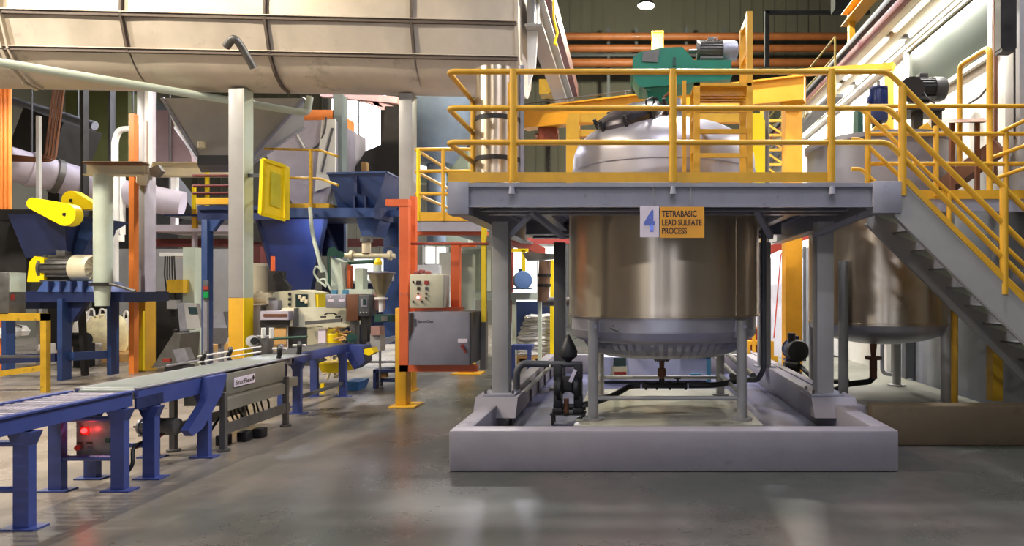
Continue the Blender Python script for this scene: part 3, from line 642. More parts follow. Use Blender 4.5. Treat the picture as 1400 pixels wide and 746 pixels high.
t = thing('stair_handrail', 'yellow tube handrail on the far side of the grey stair', 'railing', (2.56, 7.08, PZ))
for k, dz in enumerate((.93, .6, .28)): MB().tube([(2.40, 7.1, PZ + dz), (2.50, 7.1, PZ + dz), (4.7, 7.1, PZ + dz - 2.1)], .022, 10, .05).build('rail', yellow, t)
for x in (2.57, 3.45): MB().cyl((x, 7.1, PZ - .01 - max(0, x - 2.6)), (x, 7.1, PZ + .93 - (x - 2.5) * .96), .026, 12).build('post', yellow, t)
# ---------------------------------------------------------------- second platform, second tank
QY = 7.2
t = thing('tank_platform', 'grey steel deck edge behind the stair beside the second tank', 'platform', (4.0, QY, 2.3))
m = MB(); m.box(2.75, WX - .05, QY, QY + .07, Z(289, QY), Z(272, QY)); m.build('deck_channel', fgrey, t)
MB().box(2.78, WX - .05, QY + .07, 8.02, Z(277, QY), Z(272, QY)).build('deck_plate', fgrey, t)
MB().box(2.75, WX - .05, QY - .01, QY, Z(272, QY), Z(260, QY)).build('kick_plate', yellow, t)
t = thing('platform_railing', 'yellow three bar railing along the deck beside the second tank', 'railing', (3.6, QY, 2.55))
for y in (145, 183, 224): MB().cyl((2.62, QY, Z(y, QY)), (WX - .06, QY, Z(y, QY)), .024, 10).build('rail', yellow, t)
for px, yt in ((1280, 172), (1375, 180)): MB().cyl((X(px, QY), QY, Z(268, QY)), (X(px, QY), QY, Z(yt, QY)), .028, 12).build('post', yellow, t)
MB().cyl((X(1187, QY), QY, Z(252, QY)), (X(1187, QY), QY, Z(145, QY)), .028, 12).build('post', yellow, t)
t = thing('ladder_hoop', 'tall yellow bent tube gate beside the office window', 'handrail', (X(1355, QY), QY + .03, 2.55))
MB().tube([(X(1355, QY), QY + .03, Z(268, QY)), (X(1355, QY), QY + .03, Z(63, QY)), (X(1312, 8.0), 8.0, Z(90, 8.0)), (X(1312, 8.0), 8.0, Z(225, 8.0))], .032, 12, .1).build('hoop', yellow, t)
MB().tube([(X(1355, QY), QY + .03, Z(115, QY)), (X(1340, QY + .3), QY + .3, Z(132, QY + .3)), (X(1318, 7.9), 7.9, Z(146, 7.9))], .012, 8).build('cable', dgrey, t)
for k, (y0, y1) in enumerate(((186, 158), (215, 194), (245, 225))):
    pipe('yellow sloping rail, %s of three at the right end of the second deck' % ('topmost', 'middle', 'lowest')[k], [(X(1357, 7.24), 7.27, Z(y0, 7.24)), (X(1415, 7.0), 7.0, Z(y1, 7.0))], .022, yellow, 'sloping_rail', 'railing', group='sloping rails at the right edge')
one('brown_chute', 'rust brown sloping chute behind the right hand railing', 'chute', MB().bar((X(1275, 8.3), 8.3, Z(268, 8.3)), (X(1368, 7.75), 7.75, Z(200, 7.75)), .22, .18), brown)
many('drip_tray', 'flat brown tray on the deck behind the tall yellow gate', 'tray', MB().frustum([P(1290, 168, 7.62), P(1345, 168, 7.62), P(1340, 165, 7.85), P(1290, 165, 7.85)][::-1], [P(1284, 168, 7.56), P(1350, 166, 7.56), P(1345, 161, 7.95), P(1284, 164, 7.95)][::-1]).pb(1300, 1306, 166, 272, 7.7, .05).pb(1335, 1340, 166, 272, 7.7, .05), brown, 'tray_piece')
UX, UY, UR = 3.42, 9.0, .93
t = thing('second_tank', 'shadowed stainless tank behind the grey stair near the right wall', 'tank', (UX, UY, .1)); c = (UX, UY, 0)
MB().lathe([(UR, 1.1), (UR, 2.6), (UR + .02, 2.62)], c, 72).build('shell', steel, t)
MB().lathe([(UR + .02, 2.6), (UR + .02, 3.42), (UR + .06, 3.44), (UR + .06, 3.5), (UR - .02, 3.5), (UR - .02, 3.2)], c, 72).build('upper_shell', mat('satin grey tank', (132, 130, 134), .38, .4, var=.05), t)
MB().lathe([(UR - .02, 3.36), (.0, 3.4)], c, 48).build('lid', dsteel, t)
MB().lathe([(UR + .008, 1.09), (UR + .01, 1.12), (UR, 1.125)], c, 72).build('seam_ring', steel, t)
MB().lathe([(UR, 1.1), (UR - .02, 1.03), (UR - .12, .95), (UR - .35, .87), (.3, .82), (0, .81)], c, 72).build('dished_bottom', steel2, t)
for x, y, nm in ((X(1153, 8.3), 8.3, 0), (X(1293, 8.35), 8.35, 0), (X(1226, 9.9), 9.9, 0), (X(1112, 9.5), 9.5, 0)):
    l = MB().cyl((x, y, .11), (x, y, 1.9 if y < 8.32 else 1.2), .062, 18).build('leg', grey, t); MB().cyl((x, y, .1), (x, y, .12), .13, 18).build('foot_plate', grey, l)
m = MB(); d = V((X(1194, 8.9), 8.9, 0)); m.cyl(d + V((0, 0, .82)), d + V((0, 0, .62)), .05, 14, .03); m.cyl(d + V((0, 0, .64)), d + V((0, 0, .6)), .11, 16); m.cyl(d + V((0, 0, .6)), d + V((0, 0, .34)), .05, 12); m.build('drain_valve', brown, t)
pipe('black hose below the second tank drain', [d + V((0, 0, .36)), d + V((-.05, 0, .3)), d + V((-.4, -.1, .28)), d + V((-.6, -.2, .2)), d + V((-.9, -.25, .17))], .04, black, 'hose', 'hose', .1)
pipe('grey bent pipe beside the second tank drain', [P(1206, 470, 10.2), P(1206, 510, 10.2), P(1222, 512, 10.2), P(1228, 505, 10.2)], .03, zinc, 'pipe', 'pipe', .08)
one('support_post', 'dark square post behind the second tank', 'post', MB().pb(1238, 1250, 400, 517, 10.6, .14), dgrey)
# second pit
t = thing('raised_curb', 'brown stained curb wall of the second tank pit below the stair', 'curb', (3.5, 6.6, 0))
browncurb = mat('brown stained curb', (88, 76, 58), .6, var=.18, scale=2.4, bump=.25, bscale=9, dirt=((70, 60, 46), 2.5, .55))
m = MB(); roughblock(m, BX1 + .12, WX - .12, 6.5, 6.7, 0, .40, .003); m.build('front_wall', browncurb, t)
MB().box(BX1 + .01, WX - .12, 6.7, 14, 0, .1).build('pit_floor', mat('dim pit floor', (104, 104, 92), .5, var=.15), t)
m = MB(); m.box(BX1 + .01, BX1 + .12, 6.7, 14, .1, .36, .01); m.build('side_wall', concrete, t)
# motors over the second tank
motor('blue upright agitator motor over the second tank', P(1201, 142, 8.9), (0, 0, -1), .52, .12, mat('motor blue', (30, 44, 92), .4), dblue)
t = motor('black horizontal motor over the second tank', P(1266, 122, 8.9), (1, 0, 0), .5, .16, black, black)
one('belt_guard', 'black rounded belt guard beside the black motor over the second tank', 'guard', MB().cyl(P(1246, 122, 8.55), P(1246, 122, 8.68), .16, 28), black)
t = thing('agitator_mount', 'yellow and green mount carrying the agitator motors over the second tank', 'mount', P(1230, 190, 8.9))
m = MB(); m.pb(1196, 1206, 168, 195, 8.85, .1); m.pb(1240, 1292, 142, 150, 8.7, .5); m.pb(1250, 1262, 150, 195, 8.8, .1); m.pb(1278, 1288, 150, 195, 8.8, .1); m.builds('motor_bracket', dark, t)
MB().pprism([(1190, 180), (1222, 180), (1212, 170), (1200, 170)], 8.75, .3).build('yellow_cover', yellow, t); MB().pb(1173, 1180, 148, 188, 8.8, .2).build('green_plate', dgreen, t)
MB().pprism([(1255, 180), (1278, 180), (1268, 167)], 8.6, .2).build('yellow_cover', yellow, t)
MB().tube([P(1197, 168, 8.9), P(1197, 160, 8.9), P(1197, 175, 8.9)], .05).build('coupling', dark, t)
MB().tube([P(1258, 118, 8.6), P(1266, 132, 8.55), P(1278, 141, 8.6)], .012, 8).build('power_cable', dgrey, t)
# catwalk with railing along the right wall, high up
oyel = mat('olive yellow paint', (128, 112, 44), .5)
t = thing('high_catwalk', 'high yellow railed catwalk running along the right wall', 'catwalk', (3.6, 14, 4.9))
m = MB(); m.box(3.5, 3.75, 11.5, 26, 4.9, 4.96); m.build('deck', dgrey, t)
for z in (5.3, 5.62, 5.95): MB().cyl((3.6, 11.5, z), (3.6, 26, z), .018, 8).build('rail', oyel, t)
for k in range(8): MB().cyl((3.6, 11.5 + k * 2, 4.9), (3.6, 11.5 + k * 2, 5.95), .02, 8).build('post', oyel, t)
one('crane_rail', 'yellow steel girder above the high catwalk', 'girder', MB().ibeam((3.95, 10.1, 6.4), (3.95, 11.9, 6.4), .22, .24).bar((3.95, 11.7, 6.3), (3.95, 11.7, 5.84), .1, .1), yellow)
many('roof_bracket', 'dark hanging box frame near the ceiling right of the lamp', 'frame', MB().pb(1142, 1190, -20, 12, 18, .4).pb(1048, 1190, 14, 18, 20, .15).pb(1046, 1052, 14, 90, 20, .15), dgrey, 'frame_piece')
one('hanging_speaker', 'dark box hanging from the pillar at the top right corner', 'box', MB().pb(1368, 1390, -15, 66, 7.5, .12).pb(1370, 1388, 66, 70, 7.48, .14), dark)
pipe('dark conduit down the pillar at the right edge', [P(1387, 66, 7.52), P(1387, 190, 7.52)], .012, dark, 'conduit')
pipe('rust streaked thin pipe beside the office window', [P(1361, 0, 8.1), P(1361, 250, 8.1)], .025, brown, 'conduit')
# yellow post at stair foot
one('guard_post', 'yellow post beside the wall under the stair', 'post', MB().pb(1357, 1371, 390, 548, 7.95, .14), dyellow)
one('bollard', 'yellow end of a tube sticking out below the stair stringer', 'bollard', MB().cyl((X(1305, 8.0), 8.0, Z(383, 8.0)), (X(1305, 8.0), 8.0, .1), .04, 14), yellow)
# far right things between the tanks
one('stacked_panel', 'white sheet leaning on the right wall behind the second tank', 'panel', MB().box(WX - .12, WX - .04, 11.5, 15.0, .1, 1.3), white)
t = thing('step_ladder', 'small yellow three step ladder behind the right curb wall', 'step ladder', (X(1043, 12.4), 12.4, 0))
D = 12.4
for x0, x1, y in ((1031, 1050, 447), (1024, 1056, 466), (1022, 1062, 487)): MB().pb(x0, x1, y, y + 5, D + (487 - y) * .012, .26).build('step', yellow, t)
for x, y0, y1 in ((1031, 447, 512), (1050, 447, 470), (1056, 466, 490), (1062, 487, 512), (1024, 466, 512)): MB().pb(x - 2, x + 2, y0, 522, D, .05).build('leg', yellow, t)
one('red_bin', 'small red bin behind the yellow step ladder', 'bin', MB().frustum(quad(X(1026, 12.9), X(1040, 12.9), 12.9, 13.2, 0), quad(X(1024, 12.9), X(1042, 12.9), 12.85, 13.25, Z(450, 12.9))), red)
D = 10.4; t = motor('dark blue pump motor standing behind the right curb beside the orange mast', P(1087, 478, D), (0, -1, 0), .45, .17, dblue, dark)
many('pump_base', 'dark pump casing under the dark blue pump motor', 'pump', MB().pb(1079, 1094, 492, 508, D - .1, .3).cyl(P(1087, 508, D), (X(1087, D), D, .1), .1, 16).cyl(P(1082, 470, D - .1), P(1082, 455, D - .1), .06, 14).cyl(P(1072, 500, D - .2), P(1090, 500, D - .2), .07, 14), dark, 'casing_piece')
pipe('dark hose from the pump casing to the second tank', [P(1094, 500, D - .2), P(1110, 515, 9.7), P(1122, 521, 9.3), P(1160, 521, 9.0)], .035, black, 'hose', 'hose', .1)
one('storage_tank', 'tall pale cylinder tank far behind the orange crane mast', 'tank', MB().lathe([(.75, 0), (.75, 2.2), (.6, 2.4), (.1, 2.5)], (X(1062, 15), 15.5, 0), 40), mat('pale lilac tank', (196, 196, 206), .4))
pipe('thin red hose hanging beside the orange crane mast', [P(1068, 345, 12), P(1064, 390, 12), P(1060, 440, 12), P(1058, 462, 12)], .012, mat('hose red', (210, 90, 80), .5), 'hose', 'hose')
t = thing('lattice_tower', 'yellow lattice frame seen behind the jib crane mast', 'tower', (X(1060, 13), 13, 0)); D = 13
for px in (1042, 1072): MB().bar(P(px, 150, D), (X(px, D), D, 0), .07, .07).build('upright', dyellow, t)
for k in range(5):
    y = 165 + k * 20; MB().bar(P(1042, y, D), P(1072, y, D), .05, .05).build('cross_bar', dyellow, t); MB().bar(P(1042, y, D), P(1072, y + 20, D), .04, .04).build('diagonal', dyellow, t)
pipe('dark grey pipe standing left of the lattice frame', [P(1048, 150, 11.6), (X(1048, 11.6), 11.6, .36)], .05, dgrey)
# ---------------------------------------------------------------- big duct
t = thing('process_duct', 'huge grey panelled sheet metal duct running across the upper left', 'duct', (-5.5, 10, 4.52))
SL_ = .06
PROF = [(9.35, 6.55), (9.05, 6.2), (9.03, 5.36), (9.16, 4.90), (9.3, 4.68), (9.48, 4.55), (9.68, 4.52), (9.95, 4.58), (10.25, 4.8), (10.4, 5.3), (10.35, 6.0), (10.1, 6.4)]
def dp(x, q, out=0.0):
    y, z = q; return V((x, y + SL_ * (x + 9.2) - out, z))
XS = [-13.0, -8.72, -7.05, -5.12, -3.1, -1.62]
bands = [(0, 1, 2), (2, 3), (3, 4, 5, 6)]
for b in bands:
    for x0, x1 in zip(XS, XS[1:]):
        m = MB(); g = .012; bm = m.bm
        idx = list(b)
        sub = []
        for i in idx: sub.append(PROF[i])
        if len(b) > 2:
            # smooth the curved band
            for _ in range(2):
                s2 = [sub[0]]
                for p, q in zip(sub, sub[1:]): s2 += [(p[0] * .75 + q[0] * .25, p[1] * .75 + q[1] * .25), (p[0] * .25 + q[0] * .75, p[1] * .25 + q[1] * .75)]
                sub = s2 + [sub[-1]]
        nseg = 6; grid = []
        for k in range(nseg + 1):
            x = x0 + g + (x1 - x0 - 2 * g) * k / nseg
            grid.append([bm.verts.new(dp(x, q, .012 * math.sin(PI * k / nseg) + random.uniform(0, .004))) for q in sub])
        for a, c_ in zip(grid, grid[1:]):
            for k in range(len(a) - 1): bm.faces.new((a[k], c_[k], c_[k + 1], a[k + 1]))
        m.build('panel', ductm, t, smooth=50)
m = MB(); bm = m.bm
L0 = [bm.verts.new(dp(XS[0], q, -.03)) for q in PROF]; L1 = [bm.verts.new(dp(XS[-1], q, -.03)) for q in PROF]
for k in range(len(PROF)): bm.faces.new((L0[k], L0[(k + 1) % len(PROF)], L1[(k + 1) % len(PROF)], L1[k]))
bm.faces.new(L0[::-1]); bm.faces.new(L1); m.build('inner_shell', ductm, t, smooth=30)
for i in (2, 3):
    a, b = dp(XS[0], PROF[i], .02), dp(XS[-1], PROF[i], .02)
    MB().bar(a, b, .05, .05).build('seam_flange', ductedge, t)
    MB().bar(a + V((0, -.012, .03)), b + V((0, -.012, .03)), .07, .012).build('seam_lip', ductm, t)
for j, x in enumerate(XS[1:-1]):
    ids = (1, 2, 3, 4, 5, 6) if j in (0, 2) else (1, 2, 3)
    pts = [dp(x, PROF[i], .015) for i in ids]
    m = MB()
    for a, b in zip(pts, pts[1:]): m.bar(a, b, .035 if j else .05, .07 if j else .1, V((0, -1, 0)))
    m.build('rib', ductedge if j else ductm, t)
    if j == 0:
        m = MB()
        for a, b in zip(pts, pts[1:]): m.bar(a + V((.09, 0, 0)), b + V((.09, 0, 0)), .03, .08, V((0, -1, 0)))
        m.build('rib', ductm, t)
m = MB()
for i in range(len(PROF)): m.bar(dp(XS[-1], PROF[i], .01), dp(XS[-1], PROF[(i + 1) % len(PROF)], .01), .05, .05, V((1, 0, 0)))
m.build('end_flange', ductm, t)
pipe('bent grey pipe stub on the face of the big duct', [P(309, 64, 8.75), P(320, 50, 8.7), P(331, 65, 8.8), P(347, 93, 8.95)], .05, dsteel, 'pipe_stub', 'pipe', .1)
m = MB(); m.ibeam((-1.42, 9.8, 5.72), (-1.42, 15.5, 5.72), .5, .26, .03)
one('runway_beam', 'pale grey girder running back from the right end of the big duct', 'girder', m, grey)
m = MB(); m.pprism([(720, -10), (738, -10), (732, 90), (722, 120)], 10.0, .06)
one('duct_bracket', 'white tapering steel bracket at the right end of the big duct', 'bracket', m, white)
one('brown_rail', 'rust brown rail running back above the pale girder', 'rail', MB().bar((-1.3, 9.2, 6.35), (-1.3, 16, 6.35), .12, .3), maroon)
m = MB().tube([(X(757, 10.5), 10.5, 6.22), P(757, 25, 10.5), P(762, 45, 10.5), P(758, 60, 10.5), P(762, 62, 10.5)], .022)
one('yellow_sling', 'yellow sling hanging beside the rust brown rail', 'sling', m, byellow)
m = MB().pb(737, 775, 108, 128, 15, .4).tube([P(776, 108, 15), P(773, 118, 15), P(779, 128, 15)], .035)
one('yellow_hopper', 'greenish yellow box behind the right end of the big duct', 'box', m, dyellow)
pipe('long grey pipe slanting under the big duct', [(-8.3, 8.05, 4.42), (-5.36, 10.66, 4.42), (-5.26, 10.76, 4.44), (-5.24, 10.8, 4.7)], .058, duckegg, 'long_pipe', 'pipe', .1)
# grey discharge hopper under the duct
t = thing('discharge_hopper', 'grey sheet metal hopper under the big duct behind the left column', 'hopper', (X(310, 11), 11, 3.6))
A = [P(222, 134, 10.8), P(416, 134, 10.8), (X(416, 12.0), 12.0, 4.5), (X(240, 12.0), 12.0, 4.5)]
B = [P(270, 212, 10.9), P(345, 212, 10.9), (X(345, 11.6), 11.6, Z(212, 10.9)), (X(275, 11.6), 11.6, Z(212, 10.9))]
MB().frustum(B, A).build('hopper_body', grey, t); 
for a, b in zip(A, B): MB().bar(V(a), V(b), .05, .05).build('corner_angle', zinc, t)
MB().frustum([V(b) + V((0, 0, -.16)) for b in B], B).build('outlet', dgrey, t)
MB().cyl(P(276, 194, 10.7), P(276, 202, 10.7), .06).build('inspection_cap', cream, t)
# columns under the duct
def wcol(label, px0, px1, D, dep, zt, zy, m):
    x0, x1 = X(px0, D), X(px1, D); c = thing('steel_column', label, 'column', ((x0 + x1) / 2, D + dep / 2, 0))
    def h(z0, z1):
        b = MB(); b.box(x0, x1, D, D + .03, z0, z1); b.box(x0, x1, D + dep - .03, D + dep, z0, z1); b.box((x0 + x1) / 2 - .012, (x0 + x1) / 2 + .012, D + .03, D + dep - .03, z0, z1); return b
    return c, x0, x1, h
def hcol(label, px0, px1, D, dep, zt, zy, gm=grey):   # an H section seen on its web: flanges left and right
    x0, x1 = X(px0, D), X(px1, D); c = thing('steel_column', label, 'column', ((x0 + x1) / 2, D + dep / 2, 0))
    def h(z0, z1, e=0.0):
        b = MB(); b.box(x0 - e, x0 + .035, D - e, D + dep + e, z0, z1); b.box(x1 - .035, x1 + e, D - e, D + dep + e, z0, z1); b.box(x0, x1, D + dep / 2 - .015 - e, D + dep / 2 + .015 + e, z0, z1); return b
    h(zy, zt).build('shaft', gm, c); h(0.02, zy, .004).build('yellow_guard_paint', yellow, c)
    MB().box(x0 - .06, x1 + .06, D - .06, D + dep + .06, 0, .02).build('base_plate', yellow, c); return c
def bcol(label, px0, px1, D, dep, zt, zy, gm=grey):
    x0, x1 = X(px0, D), X(px1, D); c = thing('steel_column', label, 'column', ((x0 + x1) / 2, D + dep / 2, 0))
    MB().box(x0, x1, D, D + dep, zy, zt, .01).build('shaft', gm, c); MB().box(x0, x1, D, D + dep, .02, zy, .01).build('yellow_guard_paint', yellow, c)
    MB().box(x0 - .03, x1 + .03, D - .03, D + dep + .03, 0, .02, .004).build('base_plate', yellow, c)
    return c
c = bcol('grey column with yellow foot holding the big duct behind the belt conveyor', 312, 333, 9.7, .22, 4.51, 1.42)
MB().box(X(333, 9.7), X(333, 9.7) + .012, 9.69, 9.93, 1.42, 4.51).build('flange', duckegg, c); MB().box(X(333, 9.7), X(333, 9.7) + .012, 9.69, 9.93, .02, 1.42).build('flange', byellow, c)
litlil = mat('painted lit column side', (188, 182, 194), .45)  # lilac tint paints the light falling on this column side
c = bcol('grey column with gusseted yellow foot beside the orange pipe', 187, 198, 12.45, .26, 6.1, 1.47)
MB().box(X(198, 12.45), X(198, 12.45) + .012, 12.44, 12.72, 1.47, 6.1).build('flange', litlil, c); MB().box(X(198, 12.45), X(198, 12.45) + .012, 12.44, 12.72, .02, 1.47).build('flange', yellow, c)
MB().prism([P(188, 506, 12.4), P(198, 506, 12.4), P(198, 425, 12.4)], (0, -.05, 0)).build('gusset', byellow, c)
MB().pb(198, 203, 125, 245, 12.3, .1).build('white_edge', white, c)
bcol('grey column behind the orange panel frame', 545, 563, 9.95, .24, 4.52, 1.25)
c = thing('yellow_post', 'yellow post with square base plate carrying the orange panel frame', 'post', (X(551, 8.65), 8.75, 0))
MB().box(X(540, 8.65), X(555, 8.65), 8.65, 8.86, .02, 1.3, .01).build('shaft', yellow, c); MB().box(X(532, 8.6), X(568, 8.6), 8.55, 8.95, 0, .02, .004).build('base_plate', yellow, c)
c = thing('yellow_post', 'yellow post foot seen under the grey control cabinet', 'post', (X(638, 12), 12.1, 0))
MB().box(X(626, 12), X(646, 12), 12, 12.24, .4, 2.2, .01).build('shaft', duckegg, c); MB().box(X(626, 12), X(646, 12), 12, 12.24, .02, .4, .01).build('yellow_guard_paint', yellow, c); MB().box(X(618, 12), X(658, 12), 11.9, 12.34, 0, .02).build('base_plate', yellow, c)
# beam and white drop pipe
t = thing('white_beam', 'short cream I beam in front of the gusseted column', 'beam', P(160, 240, 11.1))
MB().ibeam(P(119, 231, 11.1), P(198, 231, 11.1), .23, .18).build('beam_profile', cream, t)
MB().bar(P(119, 224, 10.98), P(199, 224, 10.98), .2, .02).build('top_edge', brown, t)
MB().bar(P(196, 231, 11.15), (X(192, 12.45), 12.46, Z(231, 11.15)), .16, .16).build('tie_beam', cream, t)
t = thing('cross_beam', 'cream steel beam between the two left columns', 'beam', P(258, 232, 12.6))
MB().ibeam(P(206, 232, 12.5), P(316, 232, 12.9), .26, .22).build('beam_profile', cream, t)
MB().pprism([(204, 230), (216, 225), (222, 234), (214, 243), (206, 240)], 12.3, .08).build('gusset', dsteel, t)
t = thing('drop_pipe', 'thick pale drop pipe from the cream beam into the blue bench', 'pipe', P(141, 418, 11.05))
MB().cyl(P(141, 240, 11.05), P(141, 386, 11.05), .135, 28).build('pipe_barrel', duckegg, t)
MB().cyl(P(141, 386, 11.05), P(141, 391, 11.05), .185, 28).build('flange', dark, t)
MB().cyl(P(140, 391, 11.05), P(140, 418, 11.05), .12, 28, .1).build('spout', duckegg, t)
MB().tube([P(150, 388, 10.9), P(160, 390, 10.9), P(185, 398, 10.9)], .025).build('slide_gate_handle', dsteel, t)
# orange pipes
one('orange_pipe', 'tall orange box column beside the gusseted grey column', 'column', MB().pb(176, 183, 155, 510.5, 12.08, .12), rorange)
for k, px in enumerate((2, 7.5, 13)):
    pipe('orange pipe at the left edge, %s of three' % ('first', 'second', 'third')[k], [P(px, 60, 12.6), (X(px, 12.6), 12.6, 0)], .036, rorange, 'orange_pipe', 'pipe', group='orange pipes at the left edge')
for k in range(4):
    a = 62 + k * 4.5
    pipe('rusty bent pipe of the small bundle near the left edge, number %s from the left' % ('one', 'two', 'three', 'four')[k], [P(a + 12, 118, 14), P(a, 212 + k * 1.5, 14), P(a - 8, 216 + k * 1.5, 14), P(-10, 210 + k * 3, 14)], .022, brown, 'bent_pipe', 'pipe', .15, group='rusty bent pipes')
one('grey_post', 'light grey square post among the rusty pipes', 'post', MB().pb(49, 53, 158, 497.5, 13.6, .07), grey)
one('post', 'dark post under the duct left of the white elbow pipe', 'post', MB().pb(110, 114, 120, 488, 15, .15), dark)
one('post', 'spotted dark post left of the tall orange column', 'post', MB().pb(147, 151, 120, 260, 15.4, .15), dgrey)
pipe('white elbow pipe bending down beside the orange column', [P(178, 176, 13.5), P(163, 177, 13.5), P(157, 192, 13.5), (X(158, 13.5), 13.5, 0)], .06, white, 'elbow_pipe', 'pipe', .2)
# pale ducts crossing behind
def bigpipe(label, a, b, r, m, nb=2, top=16.0):
    t = thing('ventilation_duct', label, 'duct', (V(a) + V(b)) / 2)
    MB().cyl(a, b, r, 28).build('duct_pipe', m, t)
    for f in (.25, .8):
        q = V(a) + (V(b) - V(a)) * f; MB().cyl(q + V((0, 0, r * .9)), (q.x, q.y, top), .02, 8).build('hanger_rod', dgrey, t)
    for k in range(nb):
        q = V(a) + (V(b) - V(a)) * ((k + 1) / (nb + 1)); d = (V(b) - V(a)).normalized()
        MB().cyl(q - d * .06, q + d * .06, r * 1.09, 28).build('collar', dsteel if k % 2 else m, t)
lil = mat('lilac white duct paint', (184, 176, 188), .5)
bigpipe('pale round duct sloping behind the left orange pipes', P(8, 222, 15), P(140, 258, 16.5), .38, lil, 3)
bigpipe('pale round duct sloping behind the gusseted column', P(158, 262, 15.5), P(250, 280, 16), .32, lil, 1)
bigpipe('thin pale duct high behind the rusty pipes', P(15, 138, 18), P(130, 172, 18), .12, zinc, 1)
one('hanging_duct', 'white vertical duct behind the pale drop pipe', 'duct', MB().pb(157, 164, 230, 320, 15.25, .17).bar(P(160, 262, 15.4), P(163, 262, 15.9), .1, .1).cyl(P(163, 314, 15.35), P(163, 330, 15.35), .1), white)
one('pink_hood', 'large lilac sheet hood behind the gusseted column', 'hood', MB().pprism([(207, 150), (240, 150), (262, 215), (262, 225), (207, 225)], 16, .4), mat('pinkish sheet', (146, 126, 134), .5))
one('post', 'white post behind the grey discharge hopper', 'post', MB().pb(233, 240, 155, 308, 16.3, .12), white)
one('trough_conveyor', 'long dark sloping trough conveyor far behind the left columns', 'conveyor', MB().bar(P(205, 225, 17), P(262, 300, 17), .5, .6), dark)
one('screen_machine', 'dark sloping housing behind the rusty bent pipes', 'machine', MB().bar(P(52, 180, 17), P(105, 200, 17), 1.2, 1.0).bar(P(80, 190, 17), (X(80, 17), 17, 0), .3, .3), dark)
one('grey_shed', 'dark grey plant housing in the far left background', 'housing', MB().pb(140, 190, 130, 458, 23, 2), dark)
one('green_wall_box', 'olive green box far behind the white elbow pipe', 'box', MB().pb(85, 175, 125, 240, 22.2, .6), mat('olive box', (108, 112, 66), .6))
# ---------------------------------------------------------------- blue bench machine on the left
t = thing('blue_bench', 'heavy dark blue steel bench carrying the cream motor', 'bench', (X(110, 11.3), 11.6, 0))
D = 11.16
MB().box(X(10, D), X(193, 11.6), D + .05, 12.3, Z(413, D), Z(399, D)).build('top_frame', dblue, t)
MB().pb(10, 195, 400, 413, 11.9, .1).build('front_beam', blue, t)
for px, w_, d in ((78, 7, D), (146, 6, 11.9), (2, 6, 12.1)): MB().pb(px, px + w_, 408, 395 + 1.55 * F / d, d, .19).build('leg', blue, t)
MB().bar(P(97, 487, 11.3), P(150, 484, 12.0), .12, .14).build('brace', blue, t); MB().bar(P(-20, 492, 11.6), P(80, 488, 11.3), .12, .14).build('brace', dblue, t)
MB().pprism([(78, 412), (118, 412), (98, 440), (92, 440)], 11.3, .1).build('gusset', dblue, t)
MB().pb(-10, 55, 398, 422, D + .25, .8).build('side_tray', dblue, t)
t = thing('machine_plinth', 'blue sloped motor plinth on the heavy blue bench', 'base', P(88, 399, 11.4))
MB().frustum([P(50, 399, 11.2), P(128, 399, 11.2), (X(128, 11.2), 12.1, Z(399, 11.2)), (X(50, 11.2), 12.1, Z(399, 11.2))], [P(60, 384, 11.3), P(120, 384, 11.3), (X(120, 11.3), 12.0, Z(384, 11.3)), (X(60, 11.3), 12.0, Z(384, 11.3))]).build('base_block', blue, t)
m = MB()
for px in (66, 82, 97, 113): m.pb(px - 1, px + 1, 384, 399, 11.16, .1)
m.builds('rib', dblue, t)
motor('cream fan cowl motor on the blue sloped base', P(95, 367, 11.6), (1, .0, 0), .92, .24, dsteel, cream)
one('coupling_guard', 'yellow box guard left of the cream motor', 'guard', MB().prism([P(37, 385, 11.4), P(60, 385, 11.4), P(60, 352, 11.4), P(47, 350, 11.4), P(40, 358, 11.4)], (0, .4, 0)), byellow)
def belt(label, c0, r0, c1, r1, D, dep, m, st=False):
    t = thing('belt_guard', label, 'guard', P(c0[0], c0[1], D)); a = math.atan2(c1[1] - c0[1], c1[0] - c0[0]); pts = []
    for k in range(13): q = a + PI / 2 + PI * k / 12; pts.append((c0[0] + r0 * math.cos(q), c0[1] + r0 * math.sin(q)))
    for k in range(13): q = a - PI / 2 + PI * k / 12; pts.append((c1[0] + r1 * math.cos(q), c1[1] + r1 * math.sin(q)))
    MB().pprism(pts, D, dep).build('cover', m, t); MB().cyl(P(c0[0] if r0 > r1 else c1[0], c0[1] if r0 > r1 else c1[1], D - .012), P(c0[0] if r0 > r1 else c1[0], c0[1] if r0 > r1 else c1[1], D + .01), .03, 12).build('shaft_cap', dark, t)
    if not st: MB().bar(P(70, 300, D + dep), P(70, 300, 11.7), .1, .1).build('bracket', dark, t)
    if st: MB().bar(P(104, 278, D + dep + .03), (X(104, D), D + dep + .03, 0), .08, .08).build('stand', dark, t)
    MB().pprism([(x * 1.0, y) for x, y in pts], D + dep, .02).build('back_plate', dyellow, t)
belt('large bright yellow belt guard above the blue hopper', (44, 278), 8, (88, 293), 15.5, 10.9, .16, byellow)
belt('smaller yellow belt guard behind the large belt guard', (97, 274), 13.5, (124, 281), 5, 11.6, .16, byellow, True)
t = thing('blue_hopper', 'blue hopper, its shade painted dark, below the yellow belt guards', 'hopper', P(70, 350, 11.8))
MB().frustum([P(35, 352, 11.6), P(92, 352, 11.6), P(92, 352, 12.3), P(35, 352, 12.3)], [P(10, 292, 11.3), P(87, 292, 11.3), (X(87, 11.3), 12.8, Z(292, 11.3)), (X(10, 11.3), 12.8, Z(292, 11.3))]).build('hopper_body', dblue, t)
MB().pprism([(87, 300), (128, 303), (128, 315), (112, 350), (88, 352)], 11.7, .5).build('lit_face', blue, t)  # body darker, this right face lighter: light painted into the blues
